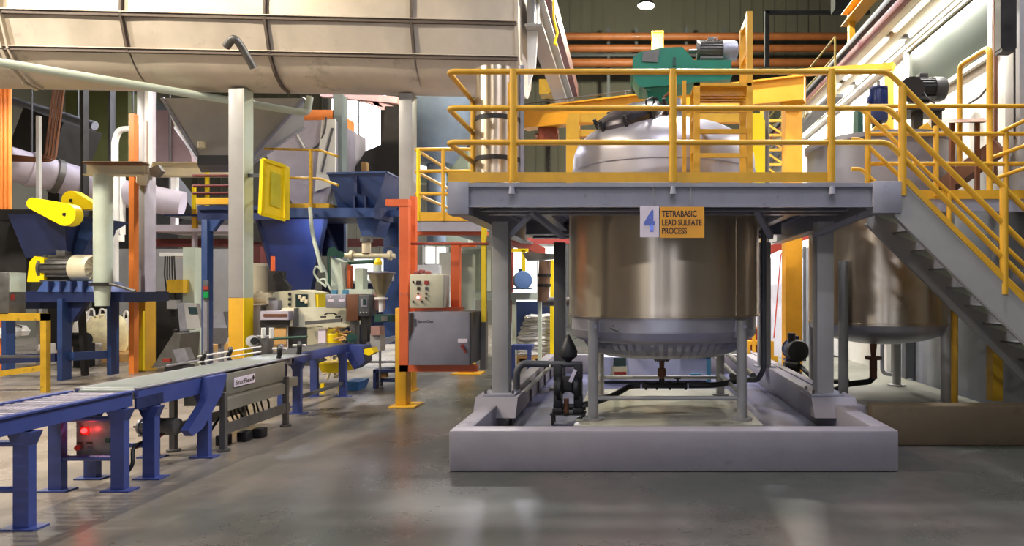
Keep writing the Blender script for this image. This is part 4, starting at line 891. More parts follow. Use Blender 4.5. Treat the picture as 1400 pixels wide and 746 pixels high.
one('machine_block', 'dark machine body under the belt guards at the far left', 'machine', MB().pb(-20, 36, 300, 410, 12.0, .8).pb(-20, 75, 286, 300, 11.5, .6), dark)
t = thing('junction_cabinet', 'grey cabinet with a pale side at the left edge', 'cabinet', P(10, 430, 9.9)); D = 9.9
MB().pb(-40, 12, 372, 430, D, .28, .01).build('body', dsteel, t); MB().box(X(12, D), X(12, D) + .012, D + .01, D + .27, Z(399, D), Z(372, D)).build('pale_side', duckegg, t); MB().pb(12, 15, 402, 410, D + .03, .06).build('red_switch', red, t)  # right side of the body coloured paler than its front
t = thing('work_table', 'worn yellow angle frame table at the left edge in front of the blue bench', 'frame', (X(20, 9.9), 9.9, 0)); D = 9.9
MB().pb(55, 63, 428, 536, D, .08).build('post', dyellow, t); MB().pb(-40, 63, 428, 438, D, .08).build('top_bar', dyellow, t); MB().pprism([(-40, 512), (56, 499), (56, 507), (-40, 520)], D + .01, .05).build('diagonal_bar', dyellow, t)
MB().pb(-40, 60, 486, 489, D + .3, .06).build('shelf', dsteel, t)
for x, y in ((10, 455), (24, 452)): one('white_sack', 'crumpled white sack on the shelf at the left edge, %s' % ('nearer the frame edge' if x < 20 else 'beside the yellow post'), 'sack', MB().lathe([(.02, -.1), (.16, -.09), (.19, 0), (.12, .1), (.02, .12)], P(x, y, 12.6), 14), bagm, 'sacks at the left edge')
# big bags behind the bench
def bigbag(label, px0, px1, yt, yb, D, m):
    x0, x1 = X(px0, D), X(px1, D); w_ = x1 - x0; cx = (x0 + x1) / 2; z0, z1 = Z(yb, D), Z(yt, D); t = thing('bulk_bag', label, 'bag', (cx, D + w_ / 2, z0), 'white bulk bags')
    b = MB(); h = z1 - z0
    def sq(r, z, k, j):
        a = 2 * PI * k / 40; f = (abs(math.cos(a)) ** 4 + abs(math.sin(a)) ** 4) ** -.25
        return r * f * (1 + .03 * math.sin(k * 2.3 + j * 1.7)), z
    b.lathe([(w_ * .45, 0), (w_ * .5, h * .12), (w_ * .5, h * .4), (w_ * .47, h * .7), (w_ * .36, h * .86), (w_ * .16, h * .92), (0, h * .9)], (cx, D + w_ / 2, z0), 40, None, sq); b.build('bag_body', m, t, smooth=60)
    for q in (-1, 1):
        MB().tube([(cx + q * w_ * .32, D + .05, z1 - h * .2), (cx + q * w_ * .3, D + .05, z1 + h * .02), (cx + q * w_ * .12, D + .05, z1 + h * .06), (cx + q * w_ * .08, D + .05, z1 - h * .12)], .02, 6, .12).build('lifting_loop', bagm, t)
    MB().lathe([(w_ * .08, h * .85), (w_ * .05, h * .95), (w_ * .1, h * 1.04)], (cx, D + w_ / 2, z0), 12).build('filling_spout', bagm, t)
bigbag('white bulk bag just right of the front bench leg', 94, 122, 428, 485, 15, bagm); bigbag('yellowish bulk bag between the two bench legs', 110, 150, 425, 482, 14.2, bagy); bigbag('white bulk bag right of the second bench leg', 162, 188, 428, 484, 15, bagm)
one('pallet_stand', 'low pale plinth under the bulk bags', 'plinth', MB().box(X(40, 14), X(196, 14), 14, 17, 0, .16), card)
for px0, px1 in ((97, 113), (114, 132), (50, 68)): one('white_box', 'white carton on the floor behind the blue bench, ' + {97: 'beside the front leg', 114: 'between the legs', 50: 'left of the front leg'}[px0], 'box', MB().pb(px0, px1 - 8, 470, 500.7, 13.2, .3, .03), bagm, 'white cartons behind the bench')
one('black_motor', 'black motor end between the bench legs', 'motor', MB().pb(100, 116, 470, 502, 12.95, .25).cyl(P(97, 464, 13), P(118, 464, 13), .14, 20).cyl(P(118, 464, 13), P(121, 464, 13), .11, 20), black)
# ---------------------------------------------------------------- inspection station
D = 11.2
t = thing('inspection_console', 'tilted grey operator console on a stainless stand', 'console', (X(255, D), D, 0))
MB().pprism([(242, 415), (251, 413), (256, 450), (246, 452)], D, .12).build('side_case', zinc, t)
MB().pprism([(251, 414), (268, 415), (275, 448), (256, 450)], D, .1).build('front_case', grey, t)
MB().pprism([(257, 420), (268, 420), (270, 429), (259, 429)], D - .015, .02).build('display', screen, t)
MB().bar(P(240, 450, D + .2), P(238, 470, D + .2), .06, .06).build('bracket', dark, t); MB().pb(246, 254, 452, 520, D + .2, .1).build('stand', dgrey, t)
t = thing('steel_chute', 'sloped stainless chute left of the operator console', 'chute', (X(230, 11), 11, 0))
MB().pprism([(207, 503), (243, 497), (247, 456), (238, 455)], 11, .5).build('slope_plate', dsteel, t); MB().pprism([(236, 478), (252, 475), (259, 492), (243, 498)], 10.8, .15).build('small_box', zinc, t); MB().pb(222, 232, 490, 495, 10.7, .05).build('red_handle', red, t)
MB().pb(225, 250, 500, 530, 11.1, .3).build('base', dgrey, t)
pipe('thin steel rod from the stainless chute to the blue column', [P(228, 500, 10.7), P(278, 492, 10.6)], .02, zinc, 'rod', 'rod')
t = thing('steel_funnel', 'dull stainless hopper funnel behind the blue column', 'hopper', P(300, 470, 12.5))
MB().pb(298, 302, 468, 506.5, 12.6, .1).frustum([P(292, 470, 12.5), P(308, 470, 12.5), P(308, 470, 12.9), P(292, 470, 12.9)], [P(285, 448, 12.3), P(318, 448, 12.3), P(318, 448, 13), P(285, 448, 13)]).pprism([(290, 448), (310, 448), (305, 426), (292, 430)], 12.5, .3).build('hopper_body', zinc, t); MB().pb(255, 266, 452, 506.5, 12.5, .15).build('pale_leg', duckegg, t)
one('tall_cabinet', 'tall pale green cabinet in the background left of the blue column', 'cabinet', MB().pb(250, 266, 338, 494, 14, .25), duckegg)
t = thing('background_machine', 'dark tangled machine behind the operator console', 'machine', P(225, 480, 14)); m = MB().pb(212, 240, 398, 494.5, 14, .3); m.build('body', dark, t)
MB().pb(218, 250, 345, 350, 14.4, .5).build('light_hood', white, t); MB().pb(228, 250, 382, 400, 13.8, .3).build('yellow_tray', dyellow, t); MB().pb(228, 242, 410, 422, 13.9, .3).build('grey_plate', grey, t)
m = MB()
for k in range(5): m.tube([P(226 + k * 3, 350, 14.2), P(225 + k * 3.5, 375, 14.1), P(228 + k * 3, 400, 14.2)], .015, 6)
m.build('hanging_cable', dark, t)
many('long_hood', 'long white roof sheet low behind the left columns', 'canopy', MB().pb(205, 360, 307, 316, 16, 1.2).pb(262, 266, 316, 482, 16.3, .12).pb(335, 339, 316, 482, 16.3, .12), lil, 'hood_piece')
many('maroon_beam', 'long maroon beam under the white roof sheet', 'beam', MB().pb(205, 545, 326, 337, 16.5, .3).pb(345, 356, 337, 410, 16.2, .3), maroon, 'beam_piece')
one('back_wall_panel', 'grey panel wall in the far background behind the console', 'panel', MB().pb(150, 330, 340, 430, 21, .2), grey)
# ---------------------------------------------------------------- blue mezzanine
D = 10.6
t = thing('blue_column', 'blue box column with push buttons left of the yellow footed column', 'column', (X(283, D), D + .1, 0))
MB().pb(275, 283, 300, 395 + 1.55 * F / D, D, .165, .008).build('shaft', blue, t); MB().pb(277, 283, 398, 497, D - .05, .05).build('conduit', zinc, t)
s_ = MB().pb(277, 284, 383, 410, D - .08, .04, .004).build('button_box', dgrey, t); MB().pb(277.5, 284, 391, 396, D - .1, .03).build('red_button', red, s_); MB().pb(277.5, 284, 399, 407, D - .1, .03).build('green_button', mat('button green', (10, 140, 70), .4), s_)
MB().pprism([(283, 300), (302, 300), (290, 316), (283, 316)], D + .05, .1).build('knee', blue, t)
t = thing('blue_mezzanine', 'blue steel mezzanine deck carrying the small blue hopper', 'platform', P(400, 298, 10.6))
MB().pb(270, 391, 281, 300, 10.75, .15).build('beam', dblue, t)
MB().pb(385, 512, 284, 297, 10.5, .1).build('front_beam', blue, t); MB().pb(512, 519, 284, 299, 10.5, .6).build('end_beam', dblue, t); MB().pb(519, 560, 287, 296, 10.9, .1).build('beam', blue, t)
MB().box(-8.2, -6.9, 11.6, 13, Z(284, 10.6) - .02, Z(283, 10.6)).build('deck', dblue, t); MB().box(X(270, 10.7), X(512, 10.6), 10.7, 13, Z(284, 10.6) - .02, Z(283, 10.6)).build('deck', dblue, t)
MB().pb(385, 450, 278, 284, 10.6, .3).build('yellow_kick_plate', dyellow, t); MB().pb(268, 320, 270, 279, 10.9, .1).build('yellow_kick_plate', yellow, t)
t = thing('mezzanine_railing', 'thin dull yellow railing on the blue mezzanine', 'railing', P(425, 283, 10.6))
for px, d in ((425, 10.55),): MB().cyl(P(px, 283, d), P(px, 204, d), .028, 10).build('post', dyellow, t)
for y in (204, 243): MB().tube([P(362, y - 1, 10.6), P(438, y + 1, 10.55), P(462, y + 10, 9.9)], .02, 8, .1).build('rail', dyellow, t)
t = thing('mezzanine_railing', 'yellow railing with red rails behind the yellow footed column', 'railing', P(290, 280, 12))
for px in (282, 264): MB().pb(px - 2, px + 2, 203 if px > 270 else 254, 290, 12, .05).build('post', byellow, t)
for y in (254, 264, 240): MB().cyl(P(264, y, 12), P(315, y, 12), .025, 8).build('red_rail', red, t)
MB().pb(262, 268, 286, 312, 11.8, .06).build('post', yellow, t)
t = thing('warning_board', 'bright yellow framed board hung beside the yellow footed column', 'panel', P(374, 298, 9.6)); D = 9.6
a, b, c_, d = P(360, 218, D), P(389, 227, D + .28), P(389, 300, D + .28), P(357, 292, D)
MB().prism([a, b, c_, d], (.03, .09, 0)).build('panel_plate', byellow, t)
MB().bar((X(333, 9.7) + .014, 9.82, Z(240, 9.82)), P(364, 240, 9.66), .05, .05).build('hinge_bracket', dgrey, t); ctr = (a + b + c_ + d) / 4; q = [ctr + V(((p - ctr).x * .42, (p - ctr).y * .42, (p - ctr).z * .62)) + V((.03, .03, 0)) for p in (a, b, c_, d)]; off = V((0, -.012, 0))
MB().prism([p + off * 2.5 for p in q], (.003, .012, 0)).build('mesh_inset', mat('greenish yellow mesh', (206, 196, 40), .5), t); m = MB()
for p, r_ in zip((a, b, c_, d), (b, c_, d, a)): m.bar(p, r_, .05, .08, V((0, -1, 0)))
m.build('panel_rim', byellow, t)
t = thing('feed_hopper', 'small blue feed hopper standing on the blue mezzanine', 'hopper', P(487, 284, 10.7))
B = [P(462, 284, 10.75), P(512, 284, 10.75), (X(512, 10.75), 11.6, Z(284, 10.75)), (X(462, 10.75), 11.6, Z(284, 10.75))]; A = [P(448, 237, 10.5), P(528, 235, 10.5), (X(528, 10.5), 11.8, Z(236, 10.5)), (X(448, 10.5), 11.8, Z(236, 10.5))]
MB().frustum(B, A).build('hopper_body', blue, t); m = MB()
for p, r_ in zip(A, A[1:] + A[:1]): m.bar(V(p), V(r_), .04, .03)
m.build('rim', blue, t); MB().pprism([(484, 243), (488, 241), (488, 264), (484, 262)], 10.5, .15).build('rib', dblue, t)
for px in (483, 498): MB().pb(px, px + 2, 268, 284, 10.6, .15).build('rib', dblue, t)
MB().pb(493, 501, 221, 236, 11, .12, .02).build('yellow_bottle', card, t)
t = thing('blue_silo', 'large dark blue tapering silo under the blue mezzanine', 'silo', P(395, 400, 11.5))
B = [P(382, 402, 11.4), P(425, 402, 11.4), P(425, 402, 12.2), P(382, 402, 12.2)]; A = [P(353, 299, 11.0), P(445, 299, 11.0), P(445, 299, 12.6), P(353, 299, 12.6)]
MB().frustum(B, A).build('silo_body', navy, t); 
for k in (0, 1): MB().bar(V(A[k]), V(B[k]), .06, .06).build('corner_angle', dblue, t)
t = thing('panel_screen', 'dark blue steel panel screen behind the extruders', 'frame', P(500, 470, 12.8))
MB().pb(524, 545, 298, 470, 11.8, .15).build('panel', blue, t); MB().pb(440, 470, 300, 350, 13, .1).build('panel', dblue, t); MB().bar(P(438, 300, 11.4), P(462, 352, 11.4), .1, .1).build('knee', dblue, t); MB().pb(519, 545, 240, 288, 12.6, .2).build('upper_panel', dblue, t); MB().pb(440, 545, 388, 470, 13.4, .1).build('panel', dblue, t)
MB().pprism([(487, 298), (520, 298), (512, 322), (494, 322)], 11, .5).build('outlet_cone', blue, t)
t = thing('silver_bin', 'large lilac grey sheet metal bin behind the mezzanine railing', 'bin', P(410, 275, 13))
MB().pprism([(366, 165), (456, 164), (456, 235), (436, 278), (400, 278), (360, 205)], 13, 1.6).build('bin_body', mat('lilac bin', (176, 170, 182), .45, .3), t)
MB().pprism([(440, 164), (458, 162), (458, 252), (430, 262)], 12.95, .06).build('pale_corner', white, t)
MB().pb(400, 456, 150, 164, 13.2, 1.0).build('rust_band', rorange, t)
for pts in ([(397, 158), (404, 180), (416, 202)], [(446, 160), (444, 180), (436, 198), (428, 203)], [(455, 175), (447, 205), (440, 235)]): pipe('thin cable looping over the lilac grey bin, starting at its %s' % {397: 'left', 446: 'middle', 455: 'right corner'}[pts[0][0]], [P(x, y, 12.99 if x < 440 else 12.94) for x, y in pts], .02, white if pts[0][0] == 397 else dgrey, 'cable', 'cable', .3, 6)
one('grey_post', 'grey steel post between the lilac bin and the bright window', 'post', MB().pb(455, 467, 128, 500.5, 13.2, .28), mat('dim grey green paint', (120, 130, 128), .5))
pipe('long pale hose dropping from the mezzanine to the extruder', [P(424, 284, 10.4), P(427, 320, 10.3), P(434, 345, 10.2), P(441, 372, 10.2)], .03, duckegg, 'hose', 'hose', .3)
one('dark_chute', 'dark angular chutes before the bright window', 'chute', MB().pprism([(478, 240), (500, 206), (522, 197), (526, 145), (545, 145), (545, 240)], 14, .6), dark)
one('roof_pipes', 'pale crossing pipes above the bright window', 'pipe rack', MB().bar(P(470, 130, 20), P(545, 150, 20), .12, .12).bar(P(500, 128, 20), P(535, 160, 20), .12, .12).bar(P(440, 128, 20), P(545, 138, 20), .2, .2), mat('pinkish pipe paint', (190, 150, 140), .5))
many('dark_machine', 'dark grey bank of machinery filling the gap left of the grey column', 'machine', MB().pb(520, 545, 150, 300, 16, .8).pb(345, 362, 180, 330, 15, .5), dark, 'machine_block')
# ---------------------------------------------------------------- rear left platform with yellow railing
D = 9.7
t = thing('rear_platform', 'grey deck with orange beam left of the steel platform', 'platform', P(610, 320, D))
MB().pb(568, 668, 302, 316, D, .06).build('deck_channel', fgrey, t); MB().box(X(568, D), X(668, D), D + .06, 15.6, Z(304, D) - .01, Z(302, D)).build('deck_plate', fgrey, t)
MB().pb(568, 640, 290, 302, D - .01, .02).build('kick_plate', yellow, t); MB().pb(567, 665, 316, 321, D + .1, .15).build('orange_beam', orange, t)
t = thing('rear_railing', 'yellow tube railing on the deck left of the steel platform', 'railing', P(600, 302, D))
for y in (204, 234, 265): MB().tube([P(645, y, D), P(568, y, D), (X(571, D), 12.3, Z(y, D))], .026, 10, .05).build('rail', yellow, t)
for px in (572, 606): MB().cyl(P(px, 302, D), P(px, 204, D), .03, 12).build('post', byellow if px == 572 else yellow, t)
one('yellow_pole', 'thin bright yellow pole left of the platform column', 'pole', MB().pb(658, 664, 308, 440, 8.6, .08), byellow)
one('pale_tank', 'blue grey cylinder vessel behind the yellow railing', 'vessel', MB().lathe([(.35, 0), (.75, .6), (.75, 2.2), (.6, 2.5), (0, 2.6)], (X(597, 14), 14, Z(225, 14)), 36).cyl((X(597, 14), 14, 2.55), (X(597, 14), 14, Z(224, 14)), .2, 20), mat('blue grey vessel', (120, 136, 150), .35, .15))
one('plant_block', 'pale green and grey plant housing behind the rear railing', 'housing', MB().pb(585, 640, 205, 335, 15, .5).pb(565, 640, 240, 250, 14.7, .3), mat('pale green housing', (150, 160, 140), .5))
t = thing('tube_lamp', 'added hidden tube lamp under the blue mezzanine deck', 'lamp', (-5.2, 10.7, 2.77)); MB().box(-5.5, -4.9, 10.66, 10.74, 2.77, 2.84).build('housing', white, t); MB().cyl((-5.45, 10.7, 2.755), (-4.95, 10.7, 2.755), .015).build('glass_tube', tube, t)  # lamp added out of sight to brighten the silo and machines below
ld = bpy.data.lights.new('tube_light', 'AREA'); ld.shape = 'RECTANGLE'; ld.size = .5; ld.size_y = .06; ld.energy = 14; ld.color = (1, .96, .88)
lo = bpy.data.objects.new('tube_light', ld); COL.objects.link(lo); lo.parent = t; lo.location = (0, 0, -.04); lo.rotation_euler = (math.radians(15), 0, 0)
# ---------------------------------------------------------------- orange panel frame and control boxes
D = 8.45
t = thing('control_stand', 'orange angle stand carrying the two grey control boxes', 'frame', (X(600, D), D + .1, .45))
MB().pb(546, 558, 272, 508, D, .1).build('post', orange, t)
MB().pb(527, 558, 272, 281, D - .01, .12).build('top_arm', orange, t)
MB().pb(546, 652, 499, 508, D, .1).build('bottom_bar', orange, t)
MB().pb(560, 568, 268, 425, D + .3, .08).build('post', orange, t)
MB().pb(616, 628, 330, 425, D + .3, .1).build('post', orange, t); MB().pb(628, 650, 332, 337, D + .32, .06).build('short_arm', orange, t)
MB().cyl(P(556, 333, D + .15), P(668, 333, D + .15), .016, 8).build('cross_rod', red, t); MB().pb(558, 630, 420, 426, D + .2, .2).build('shelf_bar', orange, t)
for px in (548, 556): MB().pb(px, px + 1, 401, 403, D - .012, .02).build('bolt', zinc, t)
D = 8.3
t = thing('control_box', 'beige control box with switches and a lit pink lamp on the orange frame', 'control box', P(585, 423, D))
MB().pb(560, 606, 375, 421, D, .27, .008).build('enclosure', beige, t); MB().box(X(606, D), X(606, D) + .008, D + .02, D + .26, Z(420, D), Z(376, D)).build('side_case', grey, t)
for px, py, w_, h, m_, nm in ((572, 386, 6, 5, ink, 'meter'), (583, 386, 6, 5, red, 'red_meter'), (572, 394, 4, 4, ink, 'meter'), (583, 394, 4, 4, dgrey, 'meter')): MB().pb(px - w_ / 2, px + w_ / 2, py - h / 2, py + h / 2, D - .012, .02).build(nm, m_, t)
for px, py in ((571.5, 401), (582.5, 401), (582.5, 407), (565, 412), (577, 412), (565, 385)): MB().cyl(P(px, py, D - .025), P(px, py, D), .013, 12).build('switch', ink, t)
MB().cyl(P(571.5, 406.5, D - .03), P(571.5, 406.5, D), .018, 16).build('lit_lamp', pinklamp, t)
m = MB()
for px, py in ((570, 373), (577, 371), (585, 373)): m.obox(P(px, py, D + .1), (.07, .07, .05), None, .015)
one('rag_pile', 'small reddish pile of rags on the beige control box', 'rag', m, mat('red rag', (140, 74, 70), .8))
t = thing('control_cabinet', 'large grey control cabinet hung low on the orange frame', 'cabinet', P(600, 498, D))
MB().pb(558.5, 642, 426, 499, D, .6, .006).build('body', mat('cabinet grey', (134, 132, 142), .38), t); MB().box(X(642, D), X(642, D) + .008, D + .03, D + .59, Z(498, D), Z(427, D)).build('side_panel', dgrey, t)
MB().pprism([(559, 428), (565, 428), (565, 449), (559, 466)], D - .008, .012).build('dark_corner', ink, t)
text('Spirex-Clear', ink, t, P(571.5, 442, D), (1, 0, 0), (0, 0, 1), X(593, D) - X(571.5, D), Z(437, D) - Z(442, D), bold=.008)
MB().pb(566, 569, 436, 446, D - .006, .01).build('logo', dgrey, t)
MB().pb(626, 639, 463, 468, D - .008, .01).build('label', signw, t); s_ = MB().cyl(P(632.5, 473, D - .03), P(632.5, 473, D), .026, 16).build('rotary_switch', red, t); MB().bar(P(632, 473, D - .035), P(637, 482, D - .035), .025, .02).build('switch_handle', red, s_)
for px in (552, 650): pass
one('grey_enclosure', 'small grey enclosure behind the large control cabinet', 'enclosure', MB().pb(656, 664, 425, 505, 8.88, .15), grey)
# equipment behind the orange frame
D = 13
one('green_cabinet', 'pale green cabinet between the orange frame and the platform column', 'cabinet', MB().pb(627, 664, 340, 398, D, .5).pb(640, 655, 345, 395, D - .04, .06), duckegg)
many('white_table', 'long pale equipment table behind the platform column', 'table', MB().pb(622, 742, 400, 410, 12.6, .8).pb(625, 630, 410, 505, 12.7, .1).pb(700, 705, 410, 505, 12.7, .1).pb(735, 740, 410, 505, 12.7, .1), duckegg, 'table_piece')
one('yellow_bucket', 'small yellow bucket under the pale table', 'bucket', MB().lathe([(.12, 0), (.15, .2), (.13, .21)], P(637, 423, 12.3), 18), byellow)
motor('blue round motor on the pale table behind the platform column', P(714, 383, 12.4), (.25, -1, 0), .42, .17, mat('light motor blue', (70, 100, 150), .4), mat('motor cowl blue', (96, 128, 176), .4))
t = thing('pipe_stand', 'yellow tube stand beside the blue round motor', 'frame', P(706, 400, 12.3))
for a, b in (((696, 342), (696, 400)), ((696, 342), (722, 342)), ((716, 342), (716, 375))): MB().bar(P(*a, 12.3), P(*b, 12.3), .06, .06).build('tube', byellow, t)
t = thing('pan_mixer', 'rusty pipe and dark pan hanging under the steel platform', 'machine', P(742, 430, 11))
MB().pprism([(714, 345), (762, 347), (768, 342), (764, 352), (720, 356)], 11, .4).build('pan', dsteel, t); MB().cyl(P(745, 356, 11.1), P(743, 412, 11.1), .1, 18).build('column_pipe', mat('rusty pipe', (140, 110, 90), .5, .4), t); MB().cyl(P(743, 412, 11.1), P(785, 412, 11.1), .075, 16).build('side_pipe', dsteel, t)
for y in (374, 388): MB().cyl(P(744, y, 11.1), P(744, y + 4, 11.1), .115, 18).build('pipe_collar', dark, t)
one('yellow_strip', 'yellow guard strip beside the dark column behind the mixing tank', 'guard', MB().pb(752, 756.5, 355, 499, 13.45, .1), byellow)
for k, (px0, px1, y0, y1) in enumerate(((560, 600, 362, 400), (600, 620, 345, 380))): one('white_carton', 'white board behind the orange frame, %s' % ('left' if k == 0 else 'right'), 'board', MB().pb(px0, px1, y0, 395 + 1.55 * F / (15 + k), 15 + k, .2), white, 'white boards')
many('orange_rack', 'orange rack beams deep under the steel platform', 'rack', MB().pb(690, 800, 325, 333, 16, .2).pb(690, 700, 333, 440, 16, .2).bar(P(690, 322, 13), P(740, 345, 15), .2, .2), red, 'rack_beam')
many('orange_rack', 'orange pipe beams seen right of the tank under the platform', 'rack', MB().pb(1045, 1075, 335, 340, 14, .2).bar(P(1045, 345, 13), P(1110, 318, 13), .2, .16), red, 'rack_beam')
t = thing('tube_lamp', 'lit tube lamp under the platform right of the tank', 'lamp', P(1075, 340, 13.4))
MB().cyl(P(1052, 347, 13.4), P(1100, 330, 13.4), .09, 14).build('glass_tube', tube, t); MB().bar(P(1052, 343, 13.5), P(1100, 326, 13.5), .3, .05).build('housing', white, t); MB().bar(P(1100, 327, 13.5), (X(1100, 13.5), 13.5, 0), .05, .05).build('lamp_stand', dgrey, t)
# pallet of white sacks
D = 13.6; t = thing('sack_pallet', 'low dark pallet under the heap of white sacks', 'pallet', (X(732, D), D + .4, 0))
m = MB()
for k in range(5): m.box(X(704, D), X(757, D), D + .17 * k, D + .17 * k + .12, .12, .15)
m.builds('slat', card, t); m = MB()
for k in range(3): m.box(X(704 + 22 * k, D), X(710 + 22 * k, D), D, D + .8, 0, .12)
m.builds('bearer', card, t)
for k in range(8):
    z = .15 + k * .105; x0 = X(706 + 2.6 * max(0, k - 3), D); x1 = X(757, D); b = MB(); b.obox(V(((x0 + x1) / 2, D + .4, z + .055)), (x1 - x0, .72, .12), None, .055)
    bmesh.ops.subdivide_edges(b.bm, edges=b.bm.edges[:], cuts=2, use_grid_fill=True)
    for v in b.bm.verts: v.co += V((random.uniform(-.025, .025), random.uniform(-.03, .01), random.uniform(-.02, .02)))
    one('white_sack', 'white woven sack %s of the heap behind the tank' % ('at the very bottom', 'lying second from the bottom', 'lying third from the bottom', 'just below the middle', 'just above the middle', 'lying third from the top', 'lying second from the top', 'at the very top')[k], 'sack', b, bagm, 'white sacks in the heap', 70)
t = thing('blue_stool', 'small blue steel stool before the heap of white sacks', 'stool', (X(713, 11.6), 11.6, 0)); D = 11.6
MB().pb(698, 727, 472, 478, D, .3).build('seat', cblue, t)
for px in (699, 721):
    for d in (D, D + .25): MB().pb(px, px + 5, 478, 395 + 1.55 * F / D, d, .05).build('leg', cblue, t)
one('blue_crates', 'stacked dark blue crates behind the heap of white sacks', 'crate', MB().pb(702, 752, 412, 489, 14.8, .5).pb(702, 752, 430, 432, 14.75, .6).pb(702, 752, 455, 457, 14.75, .6), blue)
# ---------------------------------------------------------------- roller and belt conveyor
CX0, CX1, CZ = -4.40, -3.92, .745
def cleg(m_, t, x, y, ztop, brac=True):
    MB().box(x - .05, x + .05, y - .03, y + .03, .012, ztop).build('leg', m_, t); MB().box(x - .11, x + .11, y - .06, y + .06, 0, .012).build('foot_plate', m_, t)
    if brac: MB().prism([(x - .09, y - .035, ztop), (x + .09, y - .035, ztop), (x + .05, y - .035, ztop - .09), (x - .05, y - .035, ztop - .09)], (0, .07, 0)).build('leg_bracket', m_, t)
t = thing('roller_conveyor', 'blue framed gravity roller conveyor with steel rollers at the lower left', 'conveyor', ((CX0 + CX1) / 2, 4.2, 0))
for x in (CX0, CX1):
    m = MB(); m.box(x - .014, x + .014, 2.6, 5.18, CZ - .115, CZ + .005); m.box(x - .03, x + .03, 2.6, 5.18, CZ - .005, CZ + .008); m.build('side_rail', cblue, t)
for k in range(34): MB().cyl((CX0 + .02, 2.66 + k * .075, CZ - .022), (CX1 - .02, 2.66 + k * .075, CZ - .022), .022, 12).build('roller', mat('worn roller steel', (100, 96, 108), .5, .5), t)
for y in (4.27, 5.07):
    for x in (CX0, CX1): cleg(cblue, t, x, y, CZ - .115)
    for z in (.25, .55): MB().cyl((CX0, y, z), (CX1, y, z), .022, 10).build('cross_bar', cblue, t)
t = thing('belt_conveyor', 'blue framed belt conveyor with grey belt joining the roller section', 'conveyor', ((CX0 + CX1) / 2, 6, 0))
for x in (CX0, CX1):
    m = MB(); m.box(x - .014, x + .014, 5.24, 6.3, CZ - .15, CZ + .005); m.build('side_rail', cblue, t)
    MB().box(x - .02, x + .02, 5.24, 8.0, CZ + .005, CZ + .018).build('edge_strip', zinc, t)
m = MB(); m.box(CX0 + .02, CX1 - .02, 5.28, 8.0, CZ + .004, CZ + .02); m.cyl((CX0 + .02, 5.28, CZ - .03), (CX1 - .02, 5.28, CZ - .03), .05, 18); m.build('belt', mat('grey belt', (112, 118, 112), .45), t)
for y in (5.4, 6.08):
    for x in (CX0, CX1): cleg(cblue, t, x, y, CZ - .15)
    MB().cyl((CX0, y, .27), (CX1, y, .27), .02, 10).build('cross_bar', cblue, t)
m = MB(); m.prism([(CX1 + .02, 6.02, CZ + .0), (CX1 + .02, 6.28, CZ + .0), (CX1 + .02, 6.2, CZ - .18), (CX1 + .02, 5.92, .30), (CX1 + .02, 5.78, .26), (CX1 + .02, 5.72, .32), (CX1 + .02, 5.98, CZ - .2)], (.07, 0, 0)); m.build('chain_guard', cblue, t)
motor('grey gear motor slung under the belt conveyor', (-4.18, 5.85, .33), (1, 0, 0), .36, .075, zinc, dsteel)
m = MB()
for y, z in ((5.3, .66), (5.34, .62), (5.42, .66), (5.46, .6)): m.cyl((CX1 + .014, y, z), (CX1 + .03, y, z), .012, 8)
m.box(CX1 + .012, CX1 + .03, 5.2, 5.5, .6, .69); m.build('joint_plate', dblue, t)
D = 5.12; t = thing('conveyor_switch_box', 'grey switch box with glowing red lamp under the roller conveyor', 'control box', (X(132, D), D + .05, Z(625, D)))
MB().pb(104, 156, 574, 625, D, .14, .004).build('enclosure', mat('switch box grey', (128, 128, 128), .4, .3), t); MB().pb(103, 156.5, 573, 576, D - .004, .14).build('lid_rim', zinc, t)
MB().cyl(P(115, 588.5, D - .03), P(115, 588.5, D), .02, 18).build('red_lamp', redlamp, t); MB().pb(109, 121, 583, 595, D - .006, .008).build('lamp_plate', red, t)
MB().cyl(P(106, 612, D - .03), P(106, 612, D), .022, 14).build('stop_button', red, t); MB().cyl(P(122, 612, D - .02), P(122, 612, D), .015, 14).build('knob', dgrey, t)
MB().pb(143, 149, 599, 605, D - .015, .02).build('green_switch', dgreen, t); MB().pb(105, 112, 604, 606.5, D - .004, .006).build('label', ink, t); MB().pb(118, 126, 604, 606.5, D - .004, .006).build('label', ink, t)
ld = bpy.data.lights.new('indicator_light', 'POINT'); ld.energy = .35; ld.color = (1, .05, .05); ld.shadow_soft_size = .02
lo = bpy.data.objects.new('indicator_light', ld); COL.objects.link(lo); lo.parent = t; lo.location = P(115, 588.5, D - .07) - ORG[t.name]
m = MB(); m.cyl((-4.1, 5.3, .22), (-4.1, 5.3, .6), .055, 18)
one('white_canister', 'white cylinder clipped under the conveyor behind the switch box', 'canister', m, white)
pipe('black cable looping under the conveyor beside the white cylinder', [P(168, 622, 5.25), P(160, 640, 5.25), P(172, 648, 5.25), P(182, 635, 5.25), P(181, 610, 5.3), P(205, 600, 5.5)], .014, black, 'cable', 'cable', .06)
pipe('thin red brown cable under the belt conveyor', [P(180, 614, 5.3), P(205, 606, 5.6), P(232, 588, 5.9)], .008, red, 'cable', 'cable')
